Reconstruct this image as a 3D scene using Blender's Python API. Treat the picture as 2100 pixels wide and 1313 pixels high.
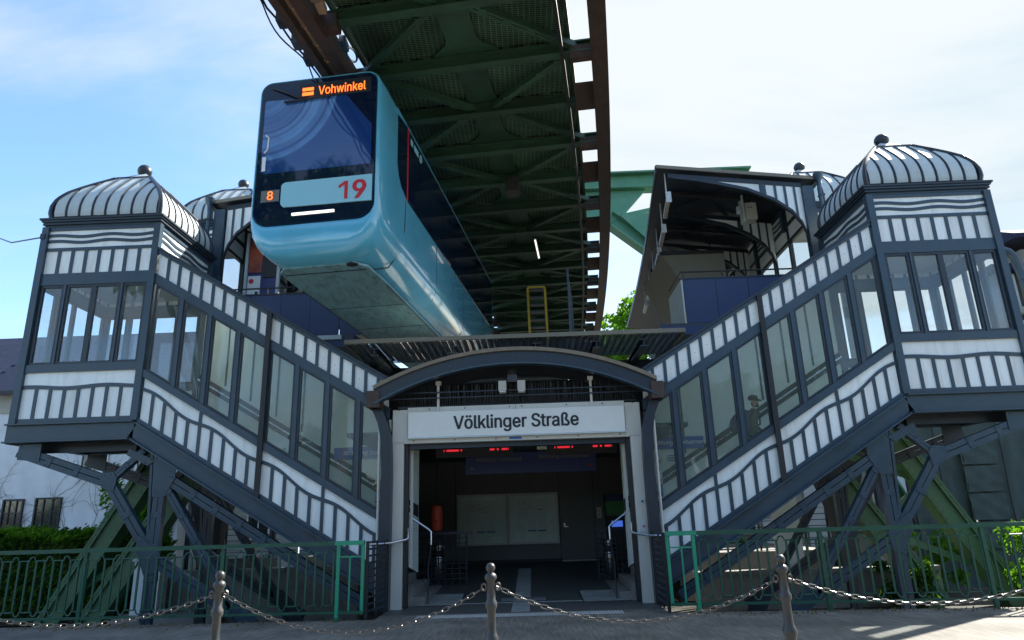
import bpy, bmesh, math, random
from mathutils import Vector, Matrix
R = math.radians
PI = math.pi
rnd = random.Random(7)
for o in list(bpy.data.objects):
    bpy.data.objects.remove(o)
scene = bpy.context.scene
COL = scene.collection

# ------------------------------------------------------------------ camera, sky, sun, exposure
cd = bpy.data.cameras.new('camera')
cam = bpy.data.objects.new('camera', cd)
COL.objects.link(cam)
cd.sensor_width = 36.0
cd.lens = 36.0 * 1398.2 / 2100.0
cd.clip_start = 0.05
cd.clip_end = 2000
pit, rol, yaw = 0.2864, -0.0305, -0.0219
F = Vector((math.sin(yaw) * math.cos(pit), math.cos(yaw) * math.cos(pit), math.sin(pit)))
RT = Vector((math.cos(yaw), -math.sin(yaw), 0))
UP = RT.cross(F)
c_, s_ = math.cos(rol), math.sin(rol)
RT2, UP2 = RT * c_ + UP * s_, UP * c_ - RT * s_
cam.matrix_world = Matrix(((RT2.x, UP2.x, -F.x, 0.2741), (RT2.y, UP2.y, -F.y, 0.0), (RT2.z, UP2.z, -F.z, 1.5), (0, 0, 0, 1)))
scene.camera = cam

SUN_AZ, SUN_EL = R(52), R(42)          # azimuth from +Y towards +X
sdir = Vector((math.sin(SUN_AZ) * math.cos(SUN_EL), math.cos(SUN_AZ) * math.cos(SUN_EL), math.sin(SUN_EL)))
sl = bpy.data.lights.new('sun', 'SUN')
sl.energy = 4.2
sl.angle = R(0.55)
sl.color = (1.0, 0.95, 0.86)
sun = bpy.data.objects.new('sun', sl)
COL.objects.link(sun)
sun.rotation_euler = (-sdir).to_track_quat('-Z', 'Y').to_euler()

world = bpy.data.worlds.new('World')
scene.world = world
world.use_nodes = True
wn, wl = world.node_tree.nodes, world.node_tree.links
wn.clear()
def N(nodes, t, **kw):
    n = nodes.new(t)
    for k, v in kw.items():
        setattr(n, k, v)
    return n
sky = N(wn, 'ShaderNodeTexSky', sky_type='NISHITA')
sky.sun_disc = False
sky.sun_elevation = SUN_EL
sky.sun_rotation = SUN_AZ
sky.air_density = 1.0
sky.dust_density = 1.2
sky.ozone_density = 2.0
tc = N(wn, 'ShaderNodeTexCoord')
sep = N(wn, 'ShaderNodeSeparateXYZ')
wl.new(tc.outputs['Generated'], sep.inputs[0])
add = N(wn, 'ShaderNodeMath', operation='ADD'); add.inputs[1].default_value = 0.16
wl.new(sep.outputs['Z'], add.inputs[0])
mx = N(wn, 'ShaderNodeMath', operation='MAXIMUM'); mx.inputs[1].default_value = 0.03
wl.new(add.outputs[0], mx.inputs[0])
dv = N(wn, 'ShaderNodeVectorMath', operation='DIVIDE')
cmb = N(wn, 'ShaderNodeCombineXYZ')
for i in range(3):
    wl.new(mx.outputs[0], cmb.inputs[i])
wl.new(tc.outputs['Generated'], dv.inputs[0]); wl.new(cmb.outputs[0], dv.inputs[1])
mp = N(wn, 'ShaderNodeMapping')
mp.inputs['Rotation'].default_value = (0, 0, R(28))
mp.inputs['Scale'].default_value = (0.75, 1.5, 1.0)
wl.new(dv.outputs[0], mp.inputs['Vector'])
nz = N(wn, 'ShaderNodeTexNoise')
nz.inputs['Scale'].default_value = 1.25
nz.inputs['Detail'].default_value = 9
nz.inputs['Roughness'].default_value = 0.55
nz.inputs['Distortion'].default_value = 0.5
wl.new(mp.outputs[0], nz.inputs['Vector'])
dot = N(wn, 'ShaderNodeVectorMath', operation='DOT_PRODUCT')
dot.inputs[1].default_value = sdir
wl.new(tc.outputs['Generated'], dot.inputs[0])
mr = N(wn, 'ShaderNodeMapRange', interpolation_type='SMOOTHSTEP')     # thin bright cloud veil round the sun
mr.inputs['From Min'].default_value = 0.5
mr.inputs['From Max'].default_value = 0.93
mr.inputs['To Min'].default_value = 0.0
mr.inputs['To Max'].default_value = 0.97
wl.new(dot.outputs['Value'], mr.inputs['Value'])
cr = N(wn, 'ShaderNodeMapRange', interpolation_type='SMOOTHSTEP')
cr.inputs['From Min'].default_value = 0.39
cr.inputs['From Max'].default_value = 0.80
cr.inputs['To Max'].default_value = 0.85
wl.new(nz.outputs['Fac'], cr.inputs['Value'])
ad2 = N(wn, 'ShaderNodeMath', operation='ADD', use_clamp=True)
wl.new(cr.outputs[0], ad2.inputs[0]); wl.new(mr.outputs[0], ad2.inputs[1])
mixc = N(wn, 'ShaderNodeMix', data_type='RGBA')
wl.new(ad2.outputs[0], mixc.inputs[0])
hs_ = N(wn, 'ShaderNodeHueSaturation')
hs_.inputs['Saturation'].default_value = 1.15
wl.new(sky.outputs[0], hs_.inputs['Color'])
wl.new(hs_.outputs[0], mixc.inputs[6])
cn = N(wn, 'ShaderNodeMix', data_type='RGBA')
cn.inputs[6].default_value = (1.62, 2.08, 2.42, 1); cn.inputs[7].default_value = (2.40, 2.58, 2.68, 1)
cm = N(wn, 'ShaderNodeMapRange', interpolation_type='SMOOTHSTEP')
cm.inputs['From Min'].default_value = 0.30; cm.inputs['From Max'].default_value = 0.62
wl.new(nz.outputs['Fac'], cm.inputs['Value']); wl.new(cm.outputs[0], cn.inputs[0]); wl.new(cn.outputs[2], mixc.inputs[7])
bg = N(wn, 'ShaderNodeBackground')
bg.inputs['Strength'].default_value = 0.10
wl.new(mixc.outputs[2], bg.inputs['Color'])
wo = N(wn, 'ShaderNodeOutputWorld')
wl.new(bg.outputs[0], wo.inputs['Surface'])

vs = scene.view_settings
vs.view_transform = 'Standard'
vs.look = 'None'
vs.exposure = 1.92
vs.gamma = 1.0
vs.use_curve_mapping = False
scene.render.engine = 'CYCLES'
scene.cycles.max_bounces = 8
scene.cycles.transparent_max_bounces = 16
scene.cycles.use_denoising = True

# ------------------------------------------------------------------ materials
def mat(name, col, rough=0.5, metal=0.0, var=0.0, vscale=3.0, bump=0.0, bscale=40.0, emit=None, estr=0.0,
        spec=0.5, dirt=None, dscale=1.2, damt=0.0, coat=0.0, stretch=None, orand=0.0):
    m = bpy.data.materials.new(name)
    m.use_nodes = True
    n, l = m.node_tree.nodes, m.node_tree.links
    b = n['Principled BSDF']
    b.inputs['Base Color'].default_value = (*col, 1)
    b.inputs['Roughness'].default_value = rough
    b.inputs['Metallic'].default_value = metal
    b.inputs['Specular IOR Level'].default_value = spec
    if coat:
        b.inputs['Coat Weight'].default_value = coat
        b.inputs['Coat Roughness'].default_value = 0.05
    if emit:
        b.inputs['Emission Color'].default_value = (*emit, 1)
        b.inputs['Emission Strength'].default_value = estr
    if var or bump or damt:
        t = n.new('ShaderNodeTexCoord')
        vec = t.outputs['Object']
        if stretch:
            mpn = n.new('ShaderNodeMapping')
            mpn.inputs['Scale'].default_value = stretch
            l.new(vec, mpn.inputs['Vector']); vec = mpn.outputs[0]
    out = None
    if var:
        x = n.new('ShaderNodeTexNoise'); x.inputs['Scale'].default_value = vscale; x.inputs['Detail'].default_value = 6
        x.inputs['Roughness'].default_value = 0.65
        l.new(vec, x.inputs['Vector'])
        r = n.new('ShaderNodeMapRange'); r.inputs['From Min'].default_value = 0.28; r.inputs['From Max'].default_value = 0.72
        r.inputs['To Min'].default_value = 1 - var; r.inputs['To Max'].default_value = 1 + var * 0.7
        l.new(x.outputs['Fac'], r.inputs['Value'])
        v = n.new('ShaderNodeVectorMath'); v.operation = 'SCALE'; v.inputs[0].default_value = col
        l.new(r.outputs[0], v.inputs['Scale'])
        out = v.outputs[0]
        rr = n.new('ShaderNodeMapRange'); rr.inputs['To Min'].default_value = max(0.02, rough - 0.12); rr.inputs['To Max'].default_value = min(1, rough + 0.14)
        l.new(x.outputs['Fac'], rr.inputs['Value']); l.new(rr.outputs[0], b.inputs['Roughness'])
    if damt:
        x2 = n.new('ShaderNodeTexNoise'); x2.inputs['Scale'].default_value = dscale; x2.inputs['Detail'].default_value = 8
        x2.inputs['Roughness'].default_value = 0.7
        l.new(vec, x2.inputs['Vector'])
        r2 = n.new('ShaderNodeMapRange'); r2.inputs['From Min'].default_value = 0.48; r2.inputs['From Max'].default_value = 0.72
        r2.inputs['To Max'].default_value = damt
        l.new(x2.outputs['Fac'], r2.inputs['Value'])
        mm = n.new('ShaderNodeMix'); mm.data_type = 'RGBA'
        l.new(r2.outputs[0], mm.inputs[0])
        if out is not None: l.new(out, mm.inputs[6])
        else: mm.inputs[6].default_value = (*col, 1)
        mm.inputs[7].default_value = (*(dirt or (0.05, 0.04, 0.03)), 1)
        out = mm.outputs[2]
    if orand and out is not None:
        oi = n.new('ShaderNodeObjectInfo'); ro = n.new('ShaderNodeMapRange')
        ro.inputs['To Min'].default_value = 1 - orand; ro.inputs['To Max'].default_value = 1 + orand * 0.5
        l.new(oi.outputs['Random'], ro.inputs['Value'])
        vo = n.new('ShaderNodeVectorMath'); vo.operation = 'SCALE'; l.new(out, vo.inputs[0]); l.new(ro.outputs[0], vo.inputs['Scale']); out = vo.outputs[0]
    if out is not None:
        l.new(out, b.inputs['Base Color'])
    if bump:
        x3 = n.new('ShaderNodeTexNoise'); x3.inputs['Scale'].default_value = bscale; x3.inputs['Detail'].default_value = 5
        l.new(vec, x3.inputs['Vector'])
        bp = n.new('ShaderNodeBump'); bp.inputs['Strength'].default_value = bump; bp.inputs['Distance'].default_value = 0.02
        l.new(x3.outputs['Fac'], bp.inputs['Height']); l.new(bp.outputs[0], b.inputs['Normal'])
    return m

def glass(name, tint=(0.9, 0.95, 0.95), ior=1.5, boost=1.0, rough=0.0, base=0.0, dirt=0.0):
    m = bpy.data.materials.new(name); m.use_nodes = True
    n, l = m.node_tree.nodes, m.node_tree.links
    n.clear()
    tr = n.new('ShaderNodeBsdfTransparent'); tr.inputs[0].default_value = (*tint, 1)
    gl = n.new('ShaderNodeBsdfGlossy'); gl.inputs['Roughness'].default_value = rough; gl.inputs[0].default_value = (1, 1, 1, 1)
    fr = n.new('ShaderNodeFresnel'); fr.inputs['IOR'].default_value = ior
    mul = n.new('ShaderNodeMath'); mul.operation = 'MULTIPLY_ADD'; mul.use_clamp = True
    mul.inputs[1].default_value = boost; mul.inputs[2].default_value = base
    geo = n.new('ShaderNodeNewGeometry'); inv = n.new('ShaderNodeMath'); inv.operation = 'SUBTRACT'; inv.inputs[0].default_value = 1.0
    l.new(geo.outputs['Backfacing'], inv.inputs[1])
    fb = n.new('ShaderNodeMath'); fb.operation = 'MULTIPLY'; l.new(fr.outputs[0], mul.inputs[0]); l.new(mul.outputs[0], fb.inputs[0]); l.new(inv.outputs[0], fb.inputs[1])
    t = n.new('ShaderNodeTexCoord'); x = n.new('ShaderNodeTexNoise'); x.inputs['Scale'].default_value = 1.3
    l.new(t.outputs['Object'], x.inputs['Vector'])
    bp = n.new('ShaderNodeBump'); bp.inputs['Strength'].default_value = 0.035; bp.inputs['Distance'].default_value = 0.05
    l.new(x.outputs['Fac'], bp.inputs['Height']); l.new(bp.outputs[0], gl.inputs['Normal'])
    mx_ = n.new('ShaderNodeMixShader')
    l.new(fb.outputs[0], mx_.inputs[0]); l.new(tr.outputs[0], mx_.inputs[1]); l.new(gl.outputs[0], mx_.inputs[2])
    last = mx_.outputs[0]
    if dirt:
        df = n.new('ShaderNodeBsdfDiffuse'); df.inputs[0].default_value = (0.50, 0.58, 0.51, 1)
        x2 = n.new('ShaderNodeTexNoise'); x2.inputs['Scale'].default_value = 2.2; x2.inputs['Detail'].default_value = 8
        l.new(t.outputs['Object'], x2.inputs['Vector'])
        r2 = n.new('ShaderNodeMapRange'); r2.inputs['From Min'].default_value = 0.3; r2.inputs['From Max'].default_value = 0.75; r2.inputs['To Min'].default_value = dirt * 0.55; r2.inputs['To Max'].default_value = dirt
        l.new(x2.outputs['Fac'], r2.inputs['Value'])
        m2 = n.new('ShaderNodeMixShader')
        l.new(r2.outputs[0], m2.inputs[0]); l.new(last, m2.inputs[1]); l.new(df.outputs[0], m2.inputs[2]); last = m2.outputs[0]
    o = n.new('ShaderNodeOutputMaterial'); l.new(last, o.inputs['Surface'])
    return m

def leafmat(name, c1, c2):
    m = bpy.data.materials.new(name); m.use_nodes = True
    n, l = m.node_tree.nodes, m.node_tree.links
    n.clear()
    t = n.new('ShaderNodeTexCoord'); x = n.new('ShaderNodeTexNoise'); x.inputs['Scale'].default_value = 2.6; x.inputs['Detail'].default_value = 4
    l.new(t.outputs['Object'], x.inputs['Vector'])
    r = n.new('ShaderNodeMapRange'); r.inputs['From Min'].default_value = 0.35; r.inputs['From Max'].default_value = 0.65
    l.new(x.outputs['Fac'], r.inputs['Value'])
    mx_ = n.new('ShaderNodeMix'); mx_.data_type = 'RGBA'
    mx_.inputs[6].default_value = (*c1, 1); mx_.inputs[7].default_value = (*c2, 1)
    l.new(r.outputs[0], mx_.inputs[0])
    d = n.new('ShaderNodeBsdfDiffuse'); l.new(mx_.outputs[2], d.inputs[0])
    tl = n.new('ShaderNodeBsdfTranslucent')
    v = n.new('ShaderNodeVectorMath'); v.operation = 'MULTIPLY'; v.inputs[1].default_value = (1.5, 1.5, 0.6)
    l.new(mx_.outputs[2], v.inputs[0]); l.new(v.outputs[0], tl.inputs[0])
    ms = n.new('ShaderNodeMixShader'); ms.inputs[0].default_value = 0.45
    l.new(d.outputs[0], ms.inputs[1]); l.new(tl.outputs[0], ms.inputs[2])
    o = n.new('ShaderNodeOutputMaterial'); l.new(ms.outputs[0], o.inputs['Surface'])
    return m

M = dict(
    rivet=mat('pale_rivet_steel', (0.055, 0.085, 0.13), 0.35),  # a paler slate blue than the beams
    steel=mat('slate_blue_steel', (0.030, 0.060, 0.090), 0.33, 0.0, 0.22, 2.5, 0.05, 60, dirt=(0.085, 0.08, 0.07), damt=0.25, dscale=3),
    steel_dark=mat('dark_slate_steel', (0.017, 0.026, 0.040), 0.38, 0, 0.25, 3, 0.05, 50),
    panel=mat('white_enamel_panel', (0.83, 0.875, 0.87), 0.35, 0, 0.05, 2.0, 0.0, 20, dirt=(0.45, 0.45, 0.37), damt=0.42, dscale=1.8, stretch=(4, 4, 0.5), orand=0.10),
    zinc=mat('pale_zinc_sheet', (0.50, 0.57, 0.58), 0.5, 0.0, 0.10, 3, 0.03, 30, dirt=(0.40, 0.40, 0.36), damt=0.3, stretch=(4, 4, 1), orand=0.12),
    glass=glass('window_glass', (0.93, 0.96, 0.95), 1.5, 0.95, 0.0, 0.0, 0.09),
    glass_case=glass('display_case_glass', (0.95, 0.97, 0.96), 1.5, 0.45, 0.0, 0.0, 0.0),
    rim=mat('weathered_canopy_rim', (0.20, 0.17, 0.13), 0.7, 0, 0.25, 5),
    glass_clear=glass('clear_window_glass', (0.95, 0.97, 0.97), 1.5, 1.3, 0.0, 0.03, 0.06),
    backwall=None,
    navy=mat('navy_blue_sheet', (0.020, 0.042, 0.125), 0.5, 0, 0.12, 2),
    black=mat('black_steel', (0.014, 0.015, 0.018), 0.5, 0, 0.2, 3),
    rust=mat('brown_painted_rail', (0.052, 0.033, 0.025), 0.6, 0, 0.35, 4, 0.1, 40, dirt=(0.14, 0.07, 0.035), damt=0.4, dscale=5),
    timber=mat('weathered_timber', (0.36, 0.24, 0.15), 0.75, 0, 0.25, 8, 0.1, 60, stretch=(1, 6, 1)),
    green_steel=mat('moss_green_steel', (0.075, 0.165, 0.075), 0.5, 0, 0.22, 2.2, 0.05, 50, dirt=(0.10, 0.085, 0.05), damt=0.3, dscale=3),
    portal_green=mat('lit_tone_portal_green', (0.085, 0.26, 0.150), 0.45, 0, 0.15, 2.0, 0.04, 40, dirt=(0.25, 0.32, 0.26), damt=0.25, dscale=1.5),  # brighter than the leg green, with light on the beam put into colour
    green_dark=mat('dark_green_truss_steel', (0.032, 0.088, 0.052), 0.5, 0, 0.30, 1.5, 0.05, 40, dirt=(0.03, 0.03, 0.02), damt=0.55, dscale=1.6, orand=0.25),
    fence=mat('dark_green_fence_paint', (0.014, 0.085, 0.052), 0.36, 0, 0.22, 6, 0.04, 60),
    fence_new=mat('fresh_green_fence_paint', (0.020, 0.300, 0.170), 0.35, 0, 0.08, 6),
    cyan=mat('cyan_train_paint', (0.105, 0.435, 0.64), 0.16, 0, 0.06, 1.2, coat=0.8, dirt=(0.085, 0.29, 0.38), damt=0.4, dscale=1.4),
    cyan_panel=mat('cyan_front_plate', (0.27, 0.57, 0.69), 0.35, 0, 0.05, 2),
    belly=mat('dirty_belly_sheet', (0.17, 0.36, 0.41), 0.45, 0, 0.25, 2, 0, 20, dirt=(0.02, 0.02, 0.02), damt=0.7, dscale=2.5, stretch=(3, 1, 1)),
    train_glass=mat('dark_train_glass', (0.004, 0.011, 0.032), 0.03, 0, 0.0, spec=0.5),
    red=mat('red_paint', (0.55, 0.012, 0.025), 0.4),
    orange=mat('orange_red_cover', (0.62, 0.075, 0.03), 0.5, 0, 0.1, 6),
    chrome=mat('brushed_stainless', (0.55, 0.55, 0.56), 0.28, 1.0, 0.1, 8),
    iron=mat('weathered_grey_iron', (0.060, 0.062, 0.064), 0.42, 0.4, 0.3, 9, 0.06, 60, dirt=(0.11, 0.10, 0.085), damt=0.3, dscale=8),
    chain=mat('galvanised_chain', (0.13, 0.125, 0.12), 0.35, 0.9, 0.3, 20),
    cream=mat('cream_white_sheet', (0.60, 0.60, 0.55), 0.45, 0, 0.10, 2, 0.02, 30, dirt=(0.35, 0.32, 0.26), damt=0.45, dscale=2.0, stretch=(2, 2, 0.7)),
    signwhite=mat('white_sign_sheet', (0.72, 0.74, 0.71), 0.4, 0, 0.05, 2),
    ink=mat('black_lettering', (0.012, 0.014, 0.02), 0.5),
    blue_ink=mat('blue_print', (0.03, 0.14, 0.42), 0.5),
    white_ink=mat('white_lettering', (0.75, 0.77, 0.8), 0.5),
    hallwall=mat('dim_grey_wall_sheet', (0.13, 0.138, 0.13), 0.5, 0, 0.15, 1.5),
    boardblue=mat('bright_blue_board', (0.02, 0.07, 0.36), 0.4),
    signblue=mat('deep_blue_sign', (0.012, 0.03, 0.14), 0.4),
    led_red=mat('red_led_text', (0.1, 0, 0), 0.5, emit=(1, 0.03, 0.05), estr=0.2),
    led_amber=mat('amber_led_text', (0.1, 0.03, 0), 0.5, emit=(1, 0.16, 0.02), estr=0.75),
    lamp_white=mat('white_light_strip', (0.7, 0.7, 0.65), 0.5, emit=(1, 0.93, 0.85), estr=0.4),
    grating=None, asphalt=None,
    kerb=mat('grey_concrete', (0.22, 0.21, 0.20), 0.85, 0, 0.2, 3, 0.15, 60),
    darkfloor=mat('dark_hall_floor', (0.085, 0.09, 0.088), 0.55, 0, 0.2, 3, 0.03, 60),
    tactile_pale=mat('pale_guide_tiles', (0.48, 0.49, 0.47), 0.7, 0, 0.2, 6),
    litter=mat('dry_leaf', (0.16, 0.11, 0.04), 0.8, 0, 0.6, 9),
    tactile=mat('pale_tactile_strip', (0.25, 0.26, 0.25), 0.7, 0, 0.3, 6),
    stone=mat('dark_step_stone', (0.22, 0.21, 0.195), 0.7, 0, 0.3, 6, 0.1, 40),
    soil=mat('dark_soil', (0.035, 0.033, 0.025), 0.95, 0, 0.4, 1, 0.3, 10),
    whitewash=mat('whitewashed_wall', (0.74, 0.78, 0.82), 0.85, 0, 0.10, 1.2, 0.1, 25, dirt=(0.42, 0.42, 0.40), damt=0.35, dscale=0.8),
    slate=mat('blue_slate_roof', (0.022, 0.031, 0.062), 0.8, 0, 0.4, 4, 0.1, 20, spec=0.2),
    clap=mat('pale_clapboard', (0.42, 0.42, 0.37), 0.7, 0, 0.12, 3),
    trimw=mat('white_window_paint', (0.68, 0.72, 0.74), 0.5, 0, 0.06, 3),
    winpane=mat('dim_window_pane', (0.03, 0.035, 0.04), 0.06, 0, 0, spec=0.9),
    bark=mat('brown_bark', (0.09, 0.065, 0.045), 0.9, 0, 0.3, 8, 0.5, 20),
    vine=mat('bare_dark_vine', (0.16, 0.14, 0.12), 0.9),
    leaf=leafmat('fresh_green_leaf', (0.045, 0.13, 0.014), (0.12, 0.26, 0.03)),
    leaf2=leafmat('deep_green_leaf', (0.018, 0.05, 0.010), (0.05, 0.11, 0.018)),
    tarp=mat('dark_green_tarpaulin', (0.050, 0.075, 0.075), 0.75, 0, 0.25, 2.5, 0.35, 6),
    skin=mat('warm_skin', (0.34, 0.17, 0.11), 0.55), hair=mat('dark_brown_hair', (0.05, 0.025, 0.015), 0.6),
    jacket=mat('dark_olive_jacket', (0.035, 0.045, 0.030), 0.8, 0, 0.3, 8), cap=mat('black_cloth', (0.012, 0.013, 0.014), 0.8),
    bluecloth=mat('dark_blue_cloth', (0.012, 0.022, 0.09), 0.75, 0, 0.2, 10), stripe=mat('pale_striped_cloth', (0.55, 0.52, 0.58), 0.8, 0, 0.3, 18, stretch=(3, 1, 0.2)),
    poster=mat('red_orange_poster', (0.35, 0.07, 0.03), 0.4, 0, 0.9, 1.8), yellow=mat('yellow_paint', (0.50, 0.33, 0.02), 0.5, 0, 0.15, 4),
    paper=mat('printed_map_paper', (0.76, 0.84, 0.77), 0.5, 0, 0.15, 4), greenlit=mat('green_machine_panel', (0.05, 0.22, 0.06), 0.4),
    screen=mat('blue_lit_screen', (0.02, 0.05, 0.2), 0.3, emit=(0.08, 0.2, 0.9), estr=0.18), beige=mat('beige_soffit', (0.20, 0.185, 0.145), 0.6, 0, 0.1, 2),
    brass=mat('cream_plastic', (0.55, 0.52, 0.42), 0.5), paleglow=mat('grey_device_box', (0.45, 0.44, 0.38), 0.5, 0, 0.1, 5),
)

def custom(name, fn):
    m = bpy.data.materials.new(name); m.use_nodes = True
    fn(m.node_tree.nodes, m.node_tree.links, m.node_tree.nodes['Principled BSDF'])
    return m
def f_asphalt(n, l, b):
    t = n.new('ShaderNodeTexCoord')
    x = n.new('ShaderNodeTexNoise'); x.inputs['Scale'].default_value = 90; x.inputs['Detail'].default_value = 6; x.inputs['Roughness'].default_value = 0.8
    y = n.new('ShaderNodeTexNoise'); y.inputs['Scale'].default_value = 1.1; y.inputs['Detail'].default_value = 7
    mpn = n.new('ShaderNodeMapping'); mpn.inputs['Rotation'].default_value = (0, 0, R(12)); mpn.inputs['Scale'].default_value = (26, 2.2, 1)
    z = n.new('ShaderNodeTexNoise'); z.inputs['Scale'].default_value = 1.0; z.inputs['Detail'].default_value = 5
    l.new(t.outputs['Object'], x.inputs['Vector']); l.new(t.outputs['Object'], y.inputs['Vector'])
    l.new(t.outputs['Object'], mpn.inputs[0]); l.new(mpn.outputs[0], z.inputs['Vector'])
    m1 = n.new('ShaderNodeMath'); m1.operation = 'MULTIPLY'; l.new(x.outputs['Fac'], m1.inputs[0]); l.new(z.outputs['Fac'], m1.inputs[1])
    m2 = n.new('ShaderNodeMath'); m2.operation = 'MULTIPLY'; l.new(m1.outputs[0], m2.inputs[0]); l.new(y.outputs['Fac'], m2.inputs[1])
    r = n.new('ShaderNodeMapRange'); r.inputs['From Min'].default_value = 0.05; r.inputs['From Max'].default_value = 0.22
    l.new(m2.outputs[0], r.inputs['Value'])
    c = n.new('ShaderNodeMix'); c.data_type = 'RGBA'; c.inputs[6].default_value = (0.072, 0.066, 0.057, 1); c.inputs[7].default_value = (0.265, 0.245, 0.210, 1)
    l.new(r.outputs[0], c.inputs[0]); l.new(c.outputs[2], b.inputs['Base Color'])
    b.inputs['Roughness'].default_value = 0.8
    bp = n.new('ShaderNodeBump'); bp.inputs['Strength'].default_value = 0.7; bp.inputs['Distance'].default_value = 0.012
    l.new(m1.outputs[0], bp.inputs['Height']); l.new(bp.outputs[0], b.inputs['Normal'])
M['asphalt'] = custom('worn_asphalt', f_asphalt)
def f_grate(n, l, b):
    t = n.new('ShaderNodeTexCoord')
    br = n.new('ShaderNodeTexBrick'); br.offset = 0.0
    br.inputs['Scale'].default_value = 1.0; br.inputs['Brick Width'].default_value = 0.11; br.inputs['Row Height'].default_value = 0.055
    br.inputs['Mortar Size'].default_value = 0.011; br.inputs['Mortar Smooth'].default_value = 0.2
    br.inputs['Color1'].default_value = (0.010, 0.016, 0.012, 1); br.inputs['Color2'].default_value = (0.016, 0.03, 0.02, 1); br.inputs['Mortar'].default_value = (0.10, 0.22, 0.13, 1)
    l.new(t.outputs['Object'], br.inputs['Vector'])
    x = n.new('ShaderNodeTexNoise'); x.inputs['Scale'].default_value = 0.9; x.inputs['Detail'].default_value = 5
    l.new(t.outputs['Object'], x.inputs['Vector'])
    r = n.new('ShaderNodeMapRange'); r.inputs['From Min'].default_value = 0.3; r.inputs['From Max'].default_value = 0.7; r.inputs['To Min'].default_value = 0.35; r.inputs['To Max'].default_value = 1.2
    l.new(x.outputs['Fac'], r.inputs['Value'])
    v = n.new('ShaderNodeVectorMath'); v.operation = 'SCALE'; l.new(br.outputs['Color'], v.inputs[0]); l.new(r.outputs[0], v.inputs['Scale'])
    l.new(v.outputs[0], b.inputs['Base Color']); b.inputs['Roughness'].default_value = 0.6
    bp = n.new('ShaderNodeBump'); bp.inputs['Strength'].default_value = 0.6; bp.inputs['Distance'].default_value = 0.02
    l.new(br.outputs['Fac'], bp.inputs['Height']); l.new(bp.outputs[0], b.inputs['Normal'])
M['grating'] = custom('green_walkway_grating', f_grate)
def f_back(n, l, b):             # frosted grey-green sheet that lets daylight through
    t = n.new('ShaderNodeTexCoord'); x = n.new('ShaderNodeTexNoise'); x.inputs['Scale'].default_value = 1.3; x.inputs['Detail'].default_value = 6
    l.new(t.outputs['Object'], x.inputs['Vector'])
    c = n.new('ShaderNodeMix'); c.data_type = 'RGBA'; c.inputs[6].default_value = (0.68, 0.79, 0.72, 1); c.inputs[7].default_value = (0.78, 0.86, 0.80, 1)
    l.new(x.outputs['Fac'], c.inputs[0]); l.new(c.outputs[2], b.inputs['Base Color'])
    tl = n.new('ShaderNodeBsdfTranslucent'); l.new(c.outputs[2], tl.inputs[0])
    ms = n.new('ShaderNodeMixShader'); ms.inputs[0].default_value = 0.06
    o = [q for q in n if q.type == 'OUTPUT_MATERIAL'][0]
    l.new(b.outputs[0], ms.inputs[1]); l.new(tl.outputs[0], ms.inputs[2]); l.new(ms.outputs[0], o.inputs['Surface'])
M['backwall'] = custom('frosted_grey_green_sheet', f_back)
def f_frost(n, l, b):  # translucent gallery roof, added to carry daylight into the dim stairs
    b.inputs['Base Color'].default_value = (0.72, 0.78, 0.76, 1)
    tl = n.new('ShaderNodeBsdfTranslucent'); tl.inputs[0].default_value = (0.93, 0.96, 0.95, 1)
    ms = n.new('ShaderNodeMixShader'); ms.inputs[0].default_value = 0.88
    o = [q for q in n if q.type == 'OUTPUT_MATERIAL'][0]
    l.new(b.outputs[0], ms.inputs[1]); l.new(tl.outputs[0], ms.inputs[2]); l.new(ms.outputs[0], o.inputs['Surface'])
M['frost'] = custom('added_translucent_roof', f_frost)
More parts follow.
